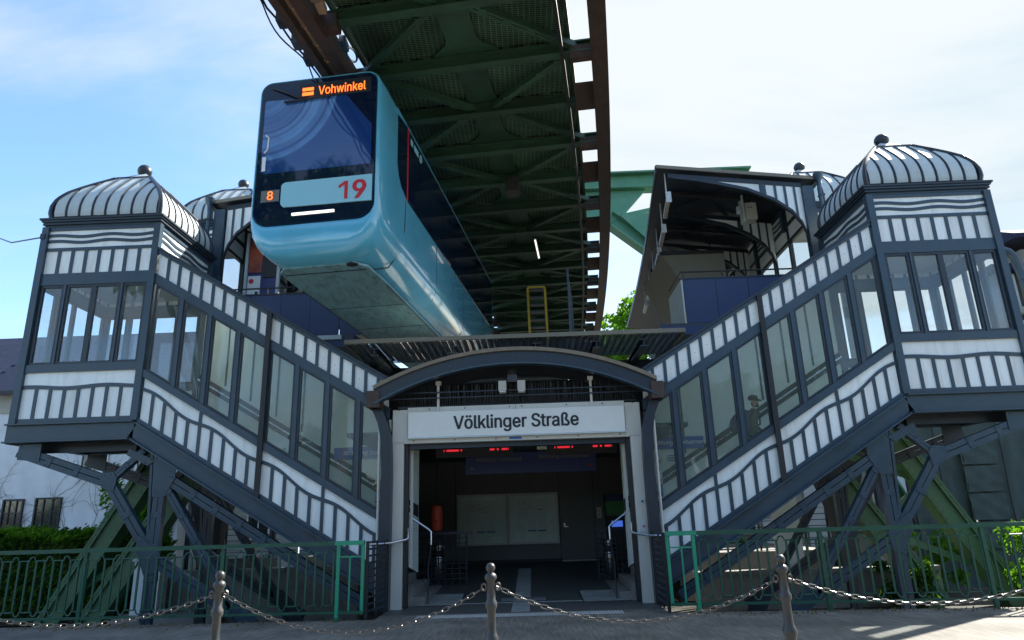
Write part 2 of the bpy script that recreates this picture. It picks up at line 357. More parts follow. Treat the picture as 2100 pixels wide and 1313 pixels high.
def f_wind(n, l, b):            # glossy windscreen; dried wiper arc and base tinted blue to paint in sky reflection
    t = n.new('ShaderNodeTexCoord')
    s = n.new('ShaderNodeSeparateXYZ'); l.new(t.outputs['Object'], s.inputs[0])
    def sub(o, k):
        q = n.new('ShaderNodeMath'); q.operation = 'SUBTRACT'; l.new(o, q.inputs[0]); q.inputs[1].default_value = k; return q.outputs[0]
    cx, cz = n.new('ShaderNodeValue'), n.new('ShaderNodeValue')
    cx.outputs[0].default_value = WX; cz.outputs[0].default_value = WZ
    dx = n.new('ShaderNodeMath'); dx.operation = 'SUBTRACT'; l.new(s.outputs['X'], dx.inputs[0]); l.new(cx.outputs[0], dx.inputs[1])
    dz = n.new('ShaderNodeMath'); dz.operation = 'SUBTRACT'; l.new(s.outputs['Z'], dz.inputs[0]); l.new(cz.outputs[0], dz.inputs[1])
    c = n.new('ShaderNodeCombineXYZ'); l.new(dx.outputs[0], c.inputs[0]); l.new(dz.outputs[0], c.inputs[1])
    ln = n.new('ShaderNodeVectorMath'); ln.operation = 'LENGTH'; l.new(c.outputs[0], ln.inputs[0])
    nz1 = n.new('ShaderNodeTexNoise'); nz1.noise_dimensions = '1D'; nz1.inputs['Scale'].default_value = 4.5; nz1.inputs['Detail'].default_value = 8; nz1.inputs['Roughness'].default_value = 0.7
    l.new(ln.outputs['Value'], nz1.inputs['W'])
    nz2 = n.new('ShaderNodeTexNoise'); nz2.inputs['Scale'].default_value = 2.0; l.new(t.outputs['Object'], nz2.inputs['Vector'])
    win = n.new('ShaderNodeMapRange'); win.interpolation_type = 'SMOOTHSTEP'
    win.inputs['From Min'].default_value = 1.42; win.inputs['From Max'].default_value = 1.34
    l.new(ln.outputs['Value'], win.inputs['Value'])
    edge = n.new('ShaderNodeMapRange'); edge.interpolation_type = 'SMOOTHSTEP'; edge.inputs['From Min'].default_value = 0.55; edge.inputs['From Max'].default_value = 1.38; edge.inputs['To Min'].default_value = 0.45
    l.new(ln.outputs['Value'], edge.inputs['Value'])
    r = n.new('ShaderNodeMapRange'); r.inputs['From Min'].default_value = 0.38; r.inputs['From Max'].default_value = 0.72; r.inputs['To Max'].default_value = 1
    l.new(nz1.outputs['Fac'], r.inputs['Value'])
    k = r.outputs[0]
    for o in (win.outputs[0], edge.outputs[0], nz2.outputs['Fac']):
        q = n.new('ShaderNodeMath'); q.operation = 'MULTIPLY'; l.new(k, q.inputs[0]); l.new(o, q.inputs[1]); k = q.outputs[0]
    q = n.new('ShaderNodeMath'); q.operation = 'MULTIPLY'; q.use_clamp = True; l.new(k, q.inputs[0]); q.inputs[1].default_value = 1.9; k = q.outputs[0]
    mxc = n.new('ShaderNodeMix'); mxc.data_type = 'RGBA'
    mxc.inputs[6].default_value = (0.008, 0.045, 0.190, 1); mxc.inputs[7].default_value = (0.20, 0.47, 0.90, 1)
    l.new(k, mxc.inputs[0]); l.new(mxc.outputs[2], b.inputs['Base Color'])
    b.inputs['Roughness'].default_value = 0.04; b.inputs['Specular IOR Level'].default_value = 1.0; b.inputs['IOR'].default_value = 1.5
WX, WZ = 0.0, 0.0   # set with the train below

# ------------------------------------------------------------------ mesh helpers
class MB:
    def __init__(s): s.v, s.f = [], []
    def add(s, vs_, fs):
        k = len(s.v); s.v += [tuple(p) for p in vs_]; s.f += [tuple(i + k for i in q) for q in fs]; return s
    def box(s, x0, x1, y0, y1, z0, z1):
        return s.add([(x0, y0, z0), (x1, y0, z0), (x1, y1, z0), (x0, y1, z0), (x0, y0, z1), (x1, y0, z1), (x1, y1, z1), (x0, y1, z1)],
                     [(0, 3, 2, 1), (4, 5, 6, 7), (0, 1, 5, 4), (1, 2, 6, 5), (2, 3, 7, 6), (3, 0, 4, 7)])
    def bar(s, p0, p1, w, h, side=None):
        p0, p1 = Vector(p0), Vector(p1); d = (p1 - p0).normalized()
        a = Vector(side) if side else (Vector((0, 0, 1)).cross(d) if abs(d.z) < 0.95 else Vector((1, 0, 0)))
        a = (a - d * a.dot(d)).normalized(); u = d.cross(a)
        c = [(-1, -1), (1, -1), (1, 1), (-1, 1)]
        vs_ = [p + a * (w / 2 * i) + u * (h / 2 * j) for p in (p0, p1) for i, j in c]
        return s.add(vs_, [(0, 3, 2, 1), (4, 5, 6, 7), (0, 1, 5, 4), (1, 2, 6, 5), (2, 3, 7, 6), (3, 0, 4, 7)])
    def ibeam(s, p0, p1, w, h, t=0.03, side=None):
        p0, p1 = Vector(p0), Vector(p1); d = (p1 - p0).normalized()
        a = Vector(side) if side else (Vector((0, 0, 1)).cross(d) if abs(d.z) < 0.95 else Vector((1, 0, 0)))
        a = (a - d * a.dot(d)).normalized(); u = d.cross(a)
        for k in (-1, 1):
            o = u * (k * (h / 2 - t / 2)); s.bar(p0 + o, p1 + o, w, t, a)
        return s.bar(p0, p1, t, h - 2 * t, a)
    def tube(s, pts, r, n=8, closed=False):
        pts = [Vector(p) for p in pts]; k = len(pts); rings = []; ref = None
        for i, p in enumerate(pts):
            a = pts[(i - 1) % k] if (closed or i) else p
            b = pts[(i + 1) % k] if (closed or i < k - 1) else p
            d = (b - a).normalized()
            if ref is None: ref = Vector((0, 0, 1)) if abs(d.z) < 0.9 else Vector((1, 0, 0))
            x = d.cross(ref)
            if x.length < 1e-4: x = d.cross(Vector((0.3, 0.9, 0.2)))
            x.normalize(); y = x.cross(d).normalized(); ref = y
            rr = r[i] if isinstance(r, (list, tuple)) else r
            rings.append([p + x * (rr * math.cos(2 * PI * j / n)) + y * (rr * math.sin(2 * PI * j / n)) for j in range(n)])
        return s.loft(rings, closed)
    def loft(s, rings, closed=False, cap=True):
        n = len(rings[0]); k = len(rings); fs = []
        for i in range(k if closed else k - 1):
            a, b = i * n, ((i + 1) % k) * n
            fs += [(a + j, a + (j + 1) % n, b + (j + 1) % n, b + j) for j in range(n)]
        if cap and not closed:
            fs += [tuple(range(n))[::-1], tuple((k - 1) * n + j for j in range(n))]
        return s.add([p for r_ in rings for p in r_], fs)
    def prism(s, poly, d0, d1, axis='Y'):
        m = {'Y': lambda a, b, d: (a, d, b), 'X': lambda a, b, d: (d, a, b), 'Z': lambda a, b, d: (a, b, d)}[axis]
        n = len(poly)
        return s.add([m(a, b, d0) for a, b in poly] + [m(a, b, d1) for a, b in poly],
                     [tuple(range(n)), tuple(range(2 * n - 1, n - 1, -1))] + [(i, n + i, n + (i + 1) % n, (i + 1) % n) for i in range(n)])
    def lathe(s, cx, cy, prof, n=16):
        return s.loft([[(cx + r * math.cos(2 * PI * j / n), cy + r * math.sin(2 * PI * j / n), z) for j in range(n)] for r, z in prof])
    def ball(s, c, r, n=12, sx=1, sy=1, sz=1):
        k = max(4, n // 2)
        return s.loft([[(c[0] + r * sx * math.sin(PI * i / k) * math.cos(2 * PI * j / n), c[1] + r * sy * math.sin(PI * i / k) * math.sin(2 * PI * j / n), c[2] - r * sz * math.cos(PI * i / k)) for j in range(n)]
                       for i in [0.02] + list(range(1, k)) + [k - 0.02]])
    def map(s, fn):
        s.v = [tuple(fn(*p)) for p in s.v]; return s

WL = {None: Vector((0, 0, 0))}
def link(o, parent, wloc):
    COL.objects.link(o)
    if parent: o.parent = parent
    o.location = wloc - WL[parent]
    WL[o] = Vector(wloc)
    return o
def tag(o, label=None, cat=None, group=None, kind=None):
    for k, v in (('label', label), ('category', cat), ('group', group), ('kind', kind)):
        if v: o[k] = v
    return o
def mkmesh(name, mb, m, smooth=35):
    me = bpy.data.meshes.new(name)
    me.from_pydata(mb.v, [], mb.f)
    bm = bmesh.new(); bm.from_mesh(me)
    bmesh.ops.recalc_face_normals(bm, faces=bm.faces)
    bm.to_mesh(me); bm.free()
    if smooth:
        me.shade_smooth(); me.set_sharp_from_angle(angle=R(smooth))
    for q in (m if isinstance(m, (list, tuple)) else [m]):
        me.materials.append(M[q] if isinstance(q, str) else q)
    return me
def thing(name, label, cat, loc=(0, 0, 0), group=None):
    o = bpy.data.objects.new(name, None); o.empty_display_size = 0.2
    link(o, None, Vector(loc)); return tag(o, label, cat, group)
def part(name, mb, m, parent=None, loc=None, smooth=35, label=None, kind=None, cat=None, group=None):
    """world-space mesh -> object whose origin is loc (default: the parent's)"""
    base = Vector(loc) if loc is not None else WL[parent]
    if base.length: mb.v = [(a - base.x, b - base.y, c - base.z) for a, b, c in mb.v]
    o = bpy.data.objects.new(name, mkmesh(name, mb, m, smooth))
    link(o, parent, base)
    return tag(o, label, cat, group, kind)
def inst(name, me, parent, wloc, rot=None, label=None):
    o = bpy.data.objects.new(name, me); link(o, parent, Vector(wloc))
    if rot: o.rotation_euler = rot
    return tag(o, label)
FONT = None
try:
    import os
    FONT = bpy.data.fonts.load(os.path.join(bpy.utils.system_resource('DATAFILES'), 'fonts', 'Inter.woff2'))
except Exception:
    FONT = None
def text(name, s, parent, wloc, width, m, rot=(R(90), 0, 0), bold=0.0, height=None, align='CENTER', depth=0.004, name2=None, cat=None, label=None):
    cu = bpy.data.curves.new(name, 'FONT'); cu.body = s
    if FONT:
        cu.font = FONT
        for q in ('ink', 'signwhite'): cu.materials.append(M[q])
        for i_, ch in enumerate(s):            # the letter k has crossing outlines in this face: drawn by hand below
            if ch == 'k': cu.body_format[i_].material_index = 1
    cu.align_x = align; cu.align_y = 'CENTER'; cu.size = 1.0
    cu.extrude = 0.0; cu.resolution_u = 3
    o = bpy.data.objects.new(name, cu); COL.objects.link(o)
    bpy.context.view_layer.update()
    me = bpy.data.meshes.new_from_object(o)
    if FONT and 'k' in s:
        V = [tuple(v.co) for v in me.vertices]; keep = [tuple(p.vertices) for p in me.polygons if p.material_index == 0]; bad = [p for p in me.polygons if p.material_index == 1]
        cols = sorted({i for p in bad for i in p.vertices}, key=lambda i: V[i][0])
        for pos in range(s.count('k')):
            if not cols: break
            xa = V[cols[0]][0]; grp = [i for i in cols if V[i][0] < xa + 0.62]; cols = [i for i in cols if i not in set(grp)]
            xb, ya, yb = max(V[i][0] for i in grp), min(V[i][1] for i in grp), max(V[i][1] for i in grp)
            Wk, Hk, o_ = xb - xa, yb - ya, len(V); sw = .185 * Wk
            g = [(0, 0), (sw, 0), (sw, Hk), (0, Hk), (sw, .20 * Hk), (sw, .36 * Hk), (.72 * Wk, .73 * Hk), (.97 * Wk, .73 * Hk), (.36 * Wk, .39 * Hk), (.52 * Wk, .47 * Hk), (Wk, 0), (.76 * Wk, 0)]
            V += [(xa + x, ya + y, 0) for x, y in g]; keep += [tuple(o_ + q for q in f) for f in ((0, 1, 2, 3), (4, 7, 6, 5), (8, 11, 10, 9))]
        used = sorted({i for f in keep for i in f}); mp_ = {i: n_ for n_, i in enumerate(used)}
        me = bpy.data.meshes.new(name); me.from_pydata([V[i] for i in used], [], [tuple(mp_[i] for i in f) for f in keep])
    xs = [v.co.x for v in me.vertices]; ys = [v.co.y for v in me.vertices]
    k = width / (max(xs) - min(xs)); ky = k if height is None else height / (max(ys) - min(ys))
    cy = (max(ys) + min(ys)) / 2; cx = (max(xs) + min(xs)) / 2
    for v in me.vertices: v.co = ((v.co.x - cx) * k, (v.co.y - cy) * ky, 0)
    if bold:                                    # heavier strokes: slightly shifted layers, each a hair in front of the last
        v0 = [tuple(v.co) for v in me.vertices]; f0 = [tuple(p.vertices) for p in me.polygons]; V, Fc = [], []
        for q, (dx, dy) in enumerate(((0, 0), (-1, 0), (1, 0), (-.6, .5), (.6, .5), (-.6, -.5), (.6, -.5))):
            o_ = len(V); V += [(x + dx * bold * k, y + dy * bold * k, q * 0.0004) for x, y, z in v0]; Fc += [tuple(i + o_ for i in p) for p in f0]
        me = bpy.data.meshes.new(name); me.from_pydata(V, [], Fc)
    bm = bmesh.new(); bm.from_mesh(me)
    r_ = bmesh.ops.extrude_face_region(bm, geom=list(bm.faces))
    for e in r_['geom']:
        if isinstance(e, bmesh.types.BMVert): e.co.z += depth
    bm.to_mesh(me); bm.free()
    bpy.data.objects.remove(o); bpy.data.curves.remove(cu)
    me.materials.clear(); me.materials.append(M[m])
    o = bpy.data.objects.new(name, me); link(o, parent, Vector(wloc)); o.rotation_euler = rot
    return tag(o, label, cat)
def rivets(pts, r=0.011, nrm=(0, -1, 0)):
    """small round heads; pts in world space, on surfaces facing nrm"""
    mb = MB(); nv = Vector(nrm); a = nv.cross(Vector((0.2, 0.3, 0.9))).normalized(); b = nv.cross(a)
    for p in pts:
        p = Vector(p); k = len(mb.v)
        mb.v += [tuple(p + a * (r * math.cos(i * PI / 2.5)) + b * (r * math.sin(i * PI / 2.5))) for i in range(5)]
        mb.v += [tuple(p + nv * r * 0.8)]
        mb.f += [(k + i, k + (i + 1) % 5, k + 5) for i in range(5)]
    return mb

# ------------------------------------------------------------------ ground
FRONT = 13.45
mb = MB().prism([(-70, -45), (70, -45), (70, 7.0), (13.2, 11.0), (2.42, 12.02), (2.42, 13.3), (-2.42, 13.3), (-2.42, 12.12), (-12.6, 12.55), (-70, 15)], -0.9, 0.0, 'Z')
tag(part('pavement', mb, 'asphalt', smooth=0), kind='structure')
tag(part('terrain', MB().prism([(-300, -60), (300, -60), (300, 400), (-300, 400)], -1.2, -0.62, 'Z'), 'soil', smooth=0), kind='structure')
def hz(y): return max(0.004, (y - 14.3) * 0.066)
hf = MB()
ys = [12.55, 13.3, 14.3, 16, 18, 20.2]
hf.loft([[(-2.42 if y < 13.6 else -2.5, y, -0.3), (2.42 if y < 13.6 else 2.5, y, -0.3), (2.42 if y < 13.6 else 2.5, y, hz(y)), (-2.42 if y < 13.6 else -2.5, y, hz(y))] for y in ys])
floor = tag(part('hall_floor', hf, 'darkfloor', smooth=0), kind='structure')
def tactile(x0, x1, y0, y1, along='x', m='tactile'):
    """raised ribbed guide strip laid on the floor"""
    b = MB().add([(x0, y0, hz(y0) + 0.003), (x1, y0, hz(y0) + 0.003), (x1, y1, hz(y1) + 0.003), (x0, y1, hz(y1) + 0.003)], [(0, 1, 2, 3)])
    part('tactile_strip', b, m, floor)
    g = MB()
    if along == 'x':
        n = int((y1 - y0) / 0.05)
        for i in range(n):
            y = y0 + (i + 0.5) * (y1 - y0) / n; g.box(x0, x1, y - 0.012, y + 0.012, hz(y) + 0.003, hz(y) + 0.012)
    else:
        n = int((x1 - x0) / 0.05)
        for i in range(n):
            x = x0 + (i + 0.5) * (x1 - x0) / n
            g.loft([[(x - 0.012, y, hz(y)), (x + 0.012, y, hz(y)), (x + 0.012, y, hz(y) + 0.012), (x - 0.012, y, hz(y) + 0.012)] for y in (y0, y1)])
    part('rib', g, m, floor, kind='stuff')
tactile(-1.74, 1.70, 12.02, 12.36, 'y', 'tactile_pale')
tactile(-0.17, 0.15, 12.6, 14.3, 'x'); tactile(-0.42, 0.46, 14.3, 14.62, 'y')
tactile(-0.16, 0.16, 14.62, 18.8, 'x')
for x0, x1 in ((-2.0, -1.2), (1.15, 2.05)):
    part('door_mat', MB().loft([[(x0, y, hz(y) - .02), (x1, y, hz(y) - .02), (x1, y, hz(y) + .012), (x0, y, hz(y) + .012)] for y in (13.75, 14.3, 15.2)]), 'black', floor, smooth=0)
    g = MB()
    for i in range(22):
        y = 13.78 + i * 0.065; g.box(x0 + 0.02, x1 - 0.02, y, y + 0.022, hz(y), hz(y) + 0.022)
    part('mat_bar', g, 'tactile', floor, kind='stuff')
part('threshold_strip', MB().box(-1.2, 1.15, 13.95, 14.02, 0.004, 0.016), 'tactile', floor)

# ------------------------------------------------------------------ stair towers
SL = 0.603
def wave(u, n, a): return a * math.sin(2 * PI * n * u)
def tower(s, cx, cy, dz, label, faces, group='domed stair towers', upper=False):
    t = thing('stair_tower', label, 'stair tower', (cx, cy, dz), group)
    hw, hd = 1.235, 1.2
    def fmap(k):
        if k == 'front': return lambda u, d, z: (cx + u, cy - hd - d, z + dz)
        if k == 'back': return lambda u, d, z: (cx - u, cy + hd + d, z + dz)
        if k == 'right': return lambda u, d, z: (cx + hw + d, cy + u, z + dz)
        return lambda u, d, z: (cx - hw - d, cy - u, z + dz)
    def P(name, mb, m, k, par=t, kind=None):
        return part(name, mb.map(fmap(k)), m, par, kind=kind)
    for sx in (-1, 1):
        for sy in (-1, 1):
            part('corner_post', MB().box(cx + sx * hw - 0.07, cx + sx * hw + 0.07, cy + sy * hd - 0.07, cy + sy * hd + 0.07, (7.3 if upper else 3.66) + dz, 7.94 + dz), 'steel', t)
    for k, low in faces.items():
        w = (hw if k in ('front', 'back') else hd) - 0.07
        def strip(z0, z1, d1=0.02, m='steel', nm='rail'):
            P(nm, MB().box(-w, w, -0.05, d1, z0, z1), m, k)
        strip(7.86, 7.94); strip(7.385, 7.455)
        # waved stripes
        P('stripe_panel', MB().box(-w, w, -0.03, -0.005, 7.455, 7.86), 'panel', k)
        for zc in (7.735, 7.60):
            b = MB(); n = 28
            top = [(-w + 2 * w * i / n, zc + 0.034 + wave(i / n + .05, 2.0, 0.022)) for i in range(n + 1)]
            bot = [(u, z - 0.068) for u, z in top]
            for i in range(n):
                b.prism([bot[i], bot[i + 1], top[i + 1], top[i]], 0.012, -0.02, 'Y')
            P('wavy_band', b, 'steel', k)
        if not low: continue
        strip(6.60, 6.86, 0.03); strip(4.70, 4.86, 0.045); strip(3.66, 3.75, 0.03)
        n = 8; pw = 2 * w / n
        for i in range(n):
            u0 = -w + i * pw
            P('panel', MB().box(u0 + (0.035 if i else 0), u0 + pw - (0.035 if i < n - 1 else 0), -0.03, -0.005, 6.86, 7.385), 'panel', k)
            zt = lambda u: 4.385 + wave((u + w) / (2 * w) + .1, 1.5, 0.022)
            us = [u0 + pw * j / 3 for j in range(4)]
            P('panel', MB().prism([(u0, 3.75), (u0 + pw, 3.75)] + [(u, zt(u) - 0.035) for u in reversed(us)], -0.03, -0.005), 'panel', k)
            if i:
                P('rib', MB().box(u0 - 0.035, u0 + 0.035, -0.03, 0.016, 6.86, 7.385), 'steel', k)
                P('rib', MB().box(u0 - 0.033, u0 + 0.033, -0.03, 0.016, 3.75, zt(u0) - 0.03), 'steel', k)
        m_ = 24; us = [-w + 2 * w * i / m_ for i in range(m_ + 1)]
        P('long_panel', MB().prism([(u, zt(u) + 0.02) for u in us] + [(w, 4.70), (-w, 4.70)], -0.03, -0.005), 'panel', k)
        b = MB()
        for i in range(m_):
            b.prism([(us[i], zt(us[i]) - 0.04), (us[i + 1], zt(us[i + 1]) - 0.04), (us[i + 1], zt(us[i + 1]) + 0.035), (us[i], zt(us[i]) + 0.035)], -0.03, 0.02)
        P('wavy_band', b, 'steel', k)
        # windows: one, a pair, one
        xs = [-w, -w / 2 - 0.03, 0.0, w / 2 + 0.03, w]
        for i in range(4):
            a, c = xs[i], xs[i + 1]
            a += 0.02 if i in (0, 3, 1) else 0.0; c -= 0.02 if i in (0, 3, 2) else 0.0
            f = MB(); e = 0.055
            f.box(a, a + e, -0.05, 0.012, 4.86, 6.60); f.box(c - e, c, -0.05, 0.012, 4.86, 6.60)
            f.box(a + e, c - e, -0.05, 0.012, 4.86, 4.86 + e); f.box(a + e, c - e, -0.05, 0.012, 6.60 - e, 6.60)
            fr = P('window_frame', f, 'steel_dark', k)
            P('pane', MB().box(a + e, c - e, -0.03, -0.022, 4.86 + e, 6.60 - e), 'glass_clear', k, fr)
        for u in (-w / 2 - 0.03, w / 2 + 0.03):
            P('mullion', MB().box(u - 0.02, u + 0.02, -0.05, 0.035, 4.86, 6.60), 'steel', k)
        pts = []
        for i in range(22):
            u = -w + 0.05 + i * (2 * w - 0.1) / 21
            pts += [(u, 0.03, 6.83), (u, 0.045, 4.74), (u, 0.03, 3.70), (u, 0.02, 7.42)]
        for i in range(1, n):
            pts += [(-w + i * pw, 0.016, z) for z in (3.85, 4.0, 4.15, 6.95, 7.1, 7.25)]
        if k == 'front':
            part('rivet', rivets([fmap(k)(*p) for p in pts], 0.0125, (0, -1, 0)), 'rivet', t, kind='stuff')
    # cornice: stepped slabs
    for j, (e, z0, z1) in enumerate(((0.03, 7.94, 7.985), (0.075, 7.985, 8.02), (0.055, 8.02, 8.05), (0.10, 8.05, 8.09), (0.13, 8.09, 8.13))):
        part('cornice', MB().box(cx - hw - e, cx + hw + e, cy - hd - e, cy + hd + e, z0 + dz, z1 + dz), 'steel_dark' if j in (1, 4) else 'steel', t)
    # bell roof: bulging square dome of seamed zinc sheets
    prof = [(1.19, 8.13), (1.225, 8.30), (1.215, 8.47), (1.16, 8.66), (1.05, 8.85), (0.88, 9.05), (0.69, 9.25), (0.51, 9.43), (0.385, 9.56)]
    def at(z):
        for (r0, z0), (r1, z1) in zip(prof, prof[1:]):
            if z <= z1: return r0 + (r1 - r0) * (z - z0) / (z1 - z0)
        return prof[-1][0]
    dome = part('dome', MB().loft([[(cx - r * .985, cy - r * .985, z + dz), (cx + r * .985, cy - r * .985, z + dz), (cx + r * .985, cy + r * .985, z + dz), (cx - r * .985, cy + r * .985, z + dz)] for r, z in prof]), 'steel_dark', t, smooth=0)
    fm = {'front': lambda u, r, z: (cx + u, cy - r, z + dz), 'back': lambda u, r, z: (cx - u, cy + r, z + dz), 'right': lambda u, r, z: (cx + r, cy + u, z + dz), 'left': lambda u, r, z: (cx - r, cy - u, z + dz)}
    nP = 8; e0 = 1.165
    zs_ = [8.21 + (9.52 - 8.21) * i / 16 for i in range(17)]
    for k, g in fm.items():
        for i in range(nP):
            a, c = -e0 + 2 * e0 * i / nP + 0.03, -e0 + 2 * e0 * (i + 1) / nP - 0.03
            b = MB(); rows = []
            for z in zs_:
                r = at(z); lim = r - 0.045
                u0, u1 = max(a, -lim), min(c, lim)
                if u1 - u0 > 0.015: rows.append((u0, u1, r, z))
            for (a0, a1, r0, z0), (b0, b1, r1, z1) in zip(rows, rows[1:]):
                b.add([(a0, r0 + 0.004, z0), (a1, r0 + 0.004, z0), (b1, r1 + 0.004, z1), (b0, r1 + 0.004, z1)], [(0, 1, 2, 3)])
            if b.v: part('roof_sheet', b.map(g), 'zinc', t, smooth=60)
        for i in range(1, nP):
            u = -e0 + 2 * e0 * i / nP
            pts = [(u, at(z) + 0.01, z) for z in zs_ if abs(u) < at(z) - 0.03]
            if len(pts) > 2: part('seam', MB().tube([g(*p) for p in pts], 0.021, 4), 'steel_dark', dome)
    for sx in (-1, 1):
        for sy in (-1, 1):
            part('hip', MB().tube([(cx + sx * at(z), cy + sy * at(z), z + dz) for z in [8.14] + zs_], 0.048, 6), 'steel_dark', dome)
    part('top_ring', MB().tube([(cx + sx * .40, cy + sy * .40, 9.54 + dz) for sx, sy in ((-1, -1), (1, -1), (1, 1), (-1, 1))], 0.036, 5, True), 'steel_dark', dome)
    part('apex_cap', MB().loft([[(cx - r, cy - r, z + dz), (cx + r, cy - r, z + dz), (cx + r, cy + r, z + dz), (cx - r, cy + r, z + dz)] for r, z in ((0.385, 9.54), (0.36, 9.575), (0.14, 9.77), (0.08, 9.82))]), 'zinc', t, smooth=0)
    part('ball_finial', MB().ball((cx, cy, 9.93 + dz), 0.165, 16), 'steel_dark', t)
    if upper:
        for sx in (-1, 1): part('corner_post', MB().box(cx + sx * hw - .06, cx + sx * hw + .06, cy + hd - .06, cy + hd + .06, -.6, 7.3 + dz), 'steel_dark', t)
        return t
    # inside: floor, ceiling
    part('landing_floor', MB().box(cx - hw + .02, cx + hw - .02, cy - hd + .02, cy + hd - .02, 3.5 + dz, 3.62 + dz), 'steel_dark', t)
    part('ceiling', MB().box(cx - hw + .08, cx + hw - .08, cy - hd + .08, cy + hd - .08, 6.95 + dz, 7.0 + dz), 'zinc', t)
    # girder frame below
    for y in (cy - hd - 0.02, cy + hd + 0.02):
        part('floor_girder', MB().ibeam((cx - s * (hw + 0.02), y, 3.46 + dz), (cx + s * (hw + 0.1), y, 3.46 + dz), 0.20, 0.38, 0.03), 'steel', t)
    part('floor_girder', MB().ibeam((cx + s * hw, cy - hd, 3.44 + dz), (cx + s * hw, cy + hd, 3.44 + dz), 0.2, 0.36, 0.03), 'steel_dark', t)
    for q in (-0.5, 0.0, 0.5):
        part('floor_joist', MB().ibeam((cx + q * hw * 1.4, cy - hd + .12, 3.40 + dz), (cx + q * hw * 1.4, cy + hd - .12, 3.40 + dz), 0.12, 0.18, 0.02), 'steel_dark', t)
    part('floor_beam', MB().box(cx - hw + 0.1, cx + hw - 0.1, cy - hd + .35, cy - hd + 0.45, 3.10 + dz, 3.30 + dz), 'steel_dark', t)
    return t
CYT = FRONT + 1.2
tower(-1, -8.885, CYT, 0.0, 'striped stair tower with bulging dome at the left end of the facade', {'front': 1, 'back': 1, 'left': 1, 'right': 0})
tower(1, 8.885, CYT, 0.0, 'striped stair tower with bulging dome at the right end of the facade', {'front': 1, 'back': 1, 'right': 1, 'left': 0})
tower(-1, -8.45, 19.1, 1.95, 'farther domed tower peeping out between left stair tower and train', {'front': 0, 'right': 0}, upper=True)
tower(1, 8.85, 19.1, 1.75, 'farther domed tower peeping out behind the right stair tower dome', {'front': 0, 'left': 0}, upper=True)

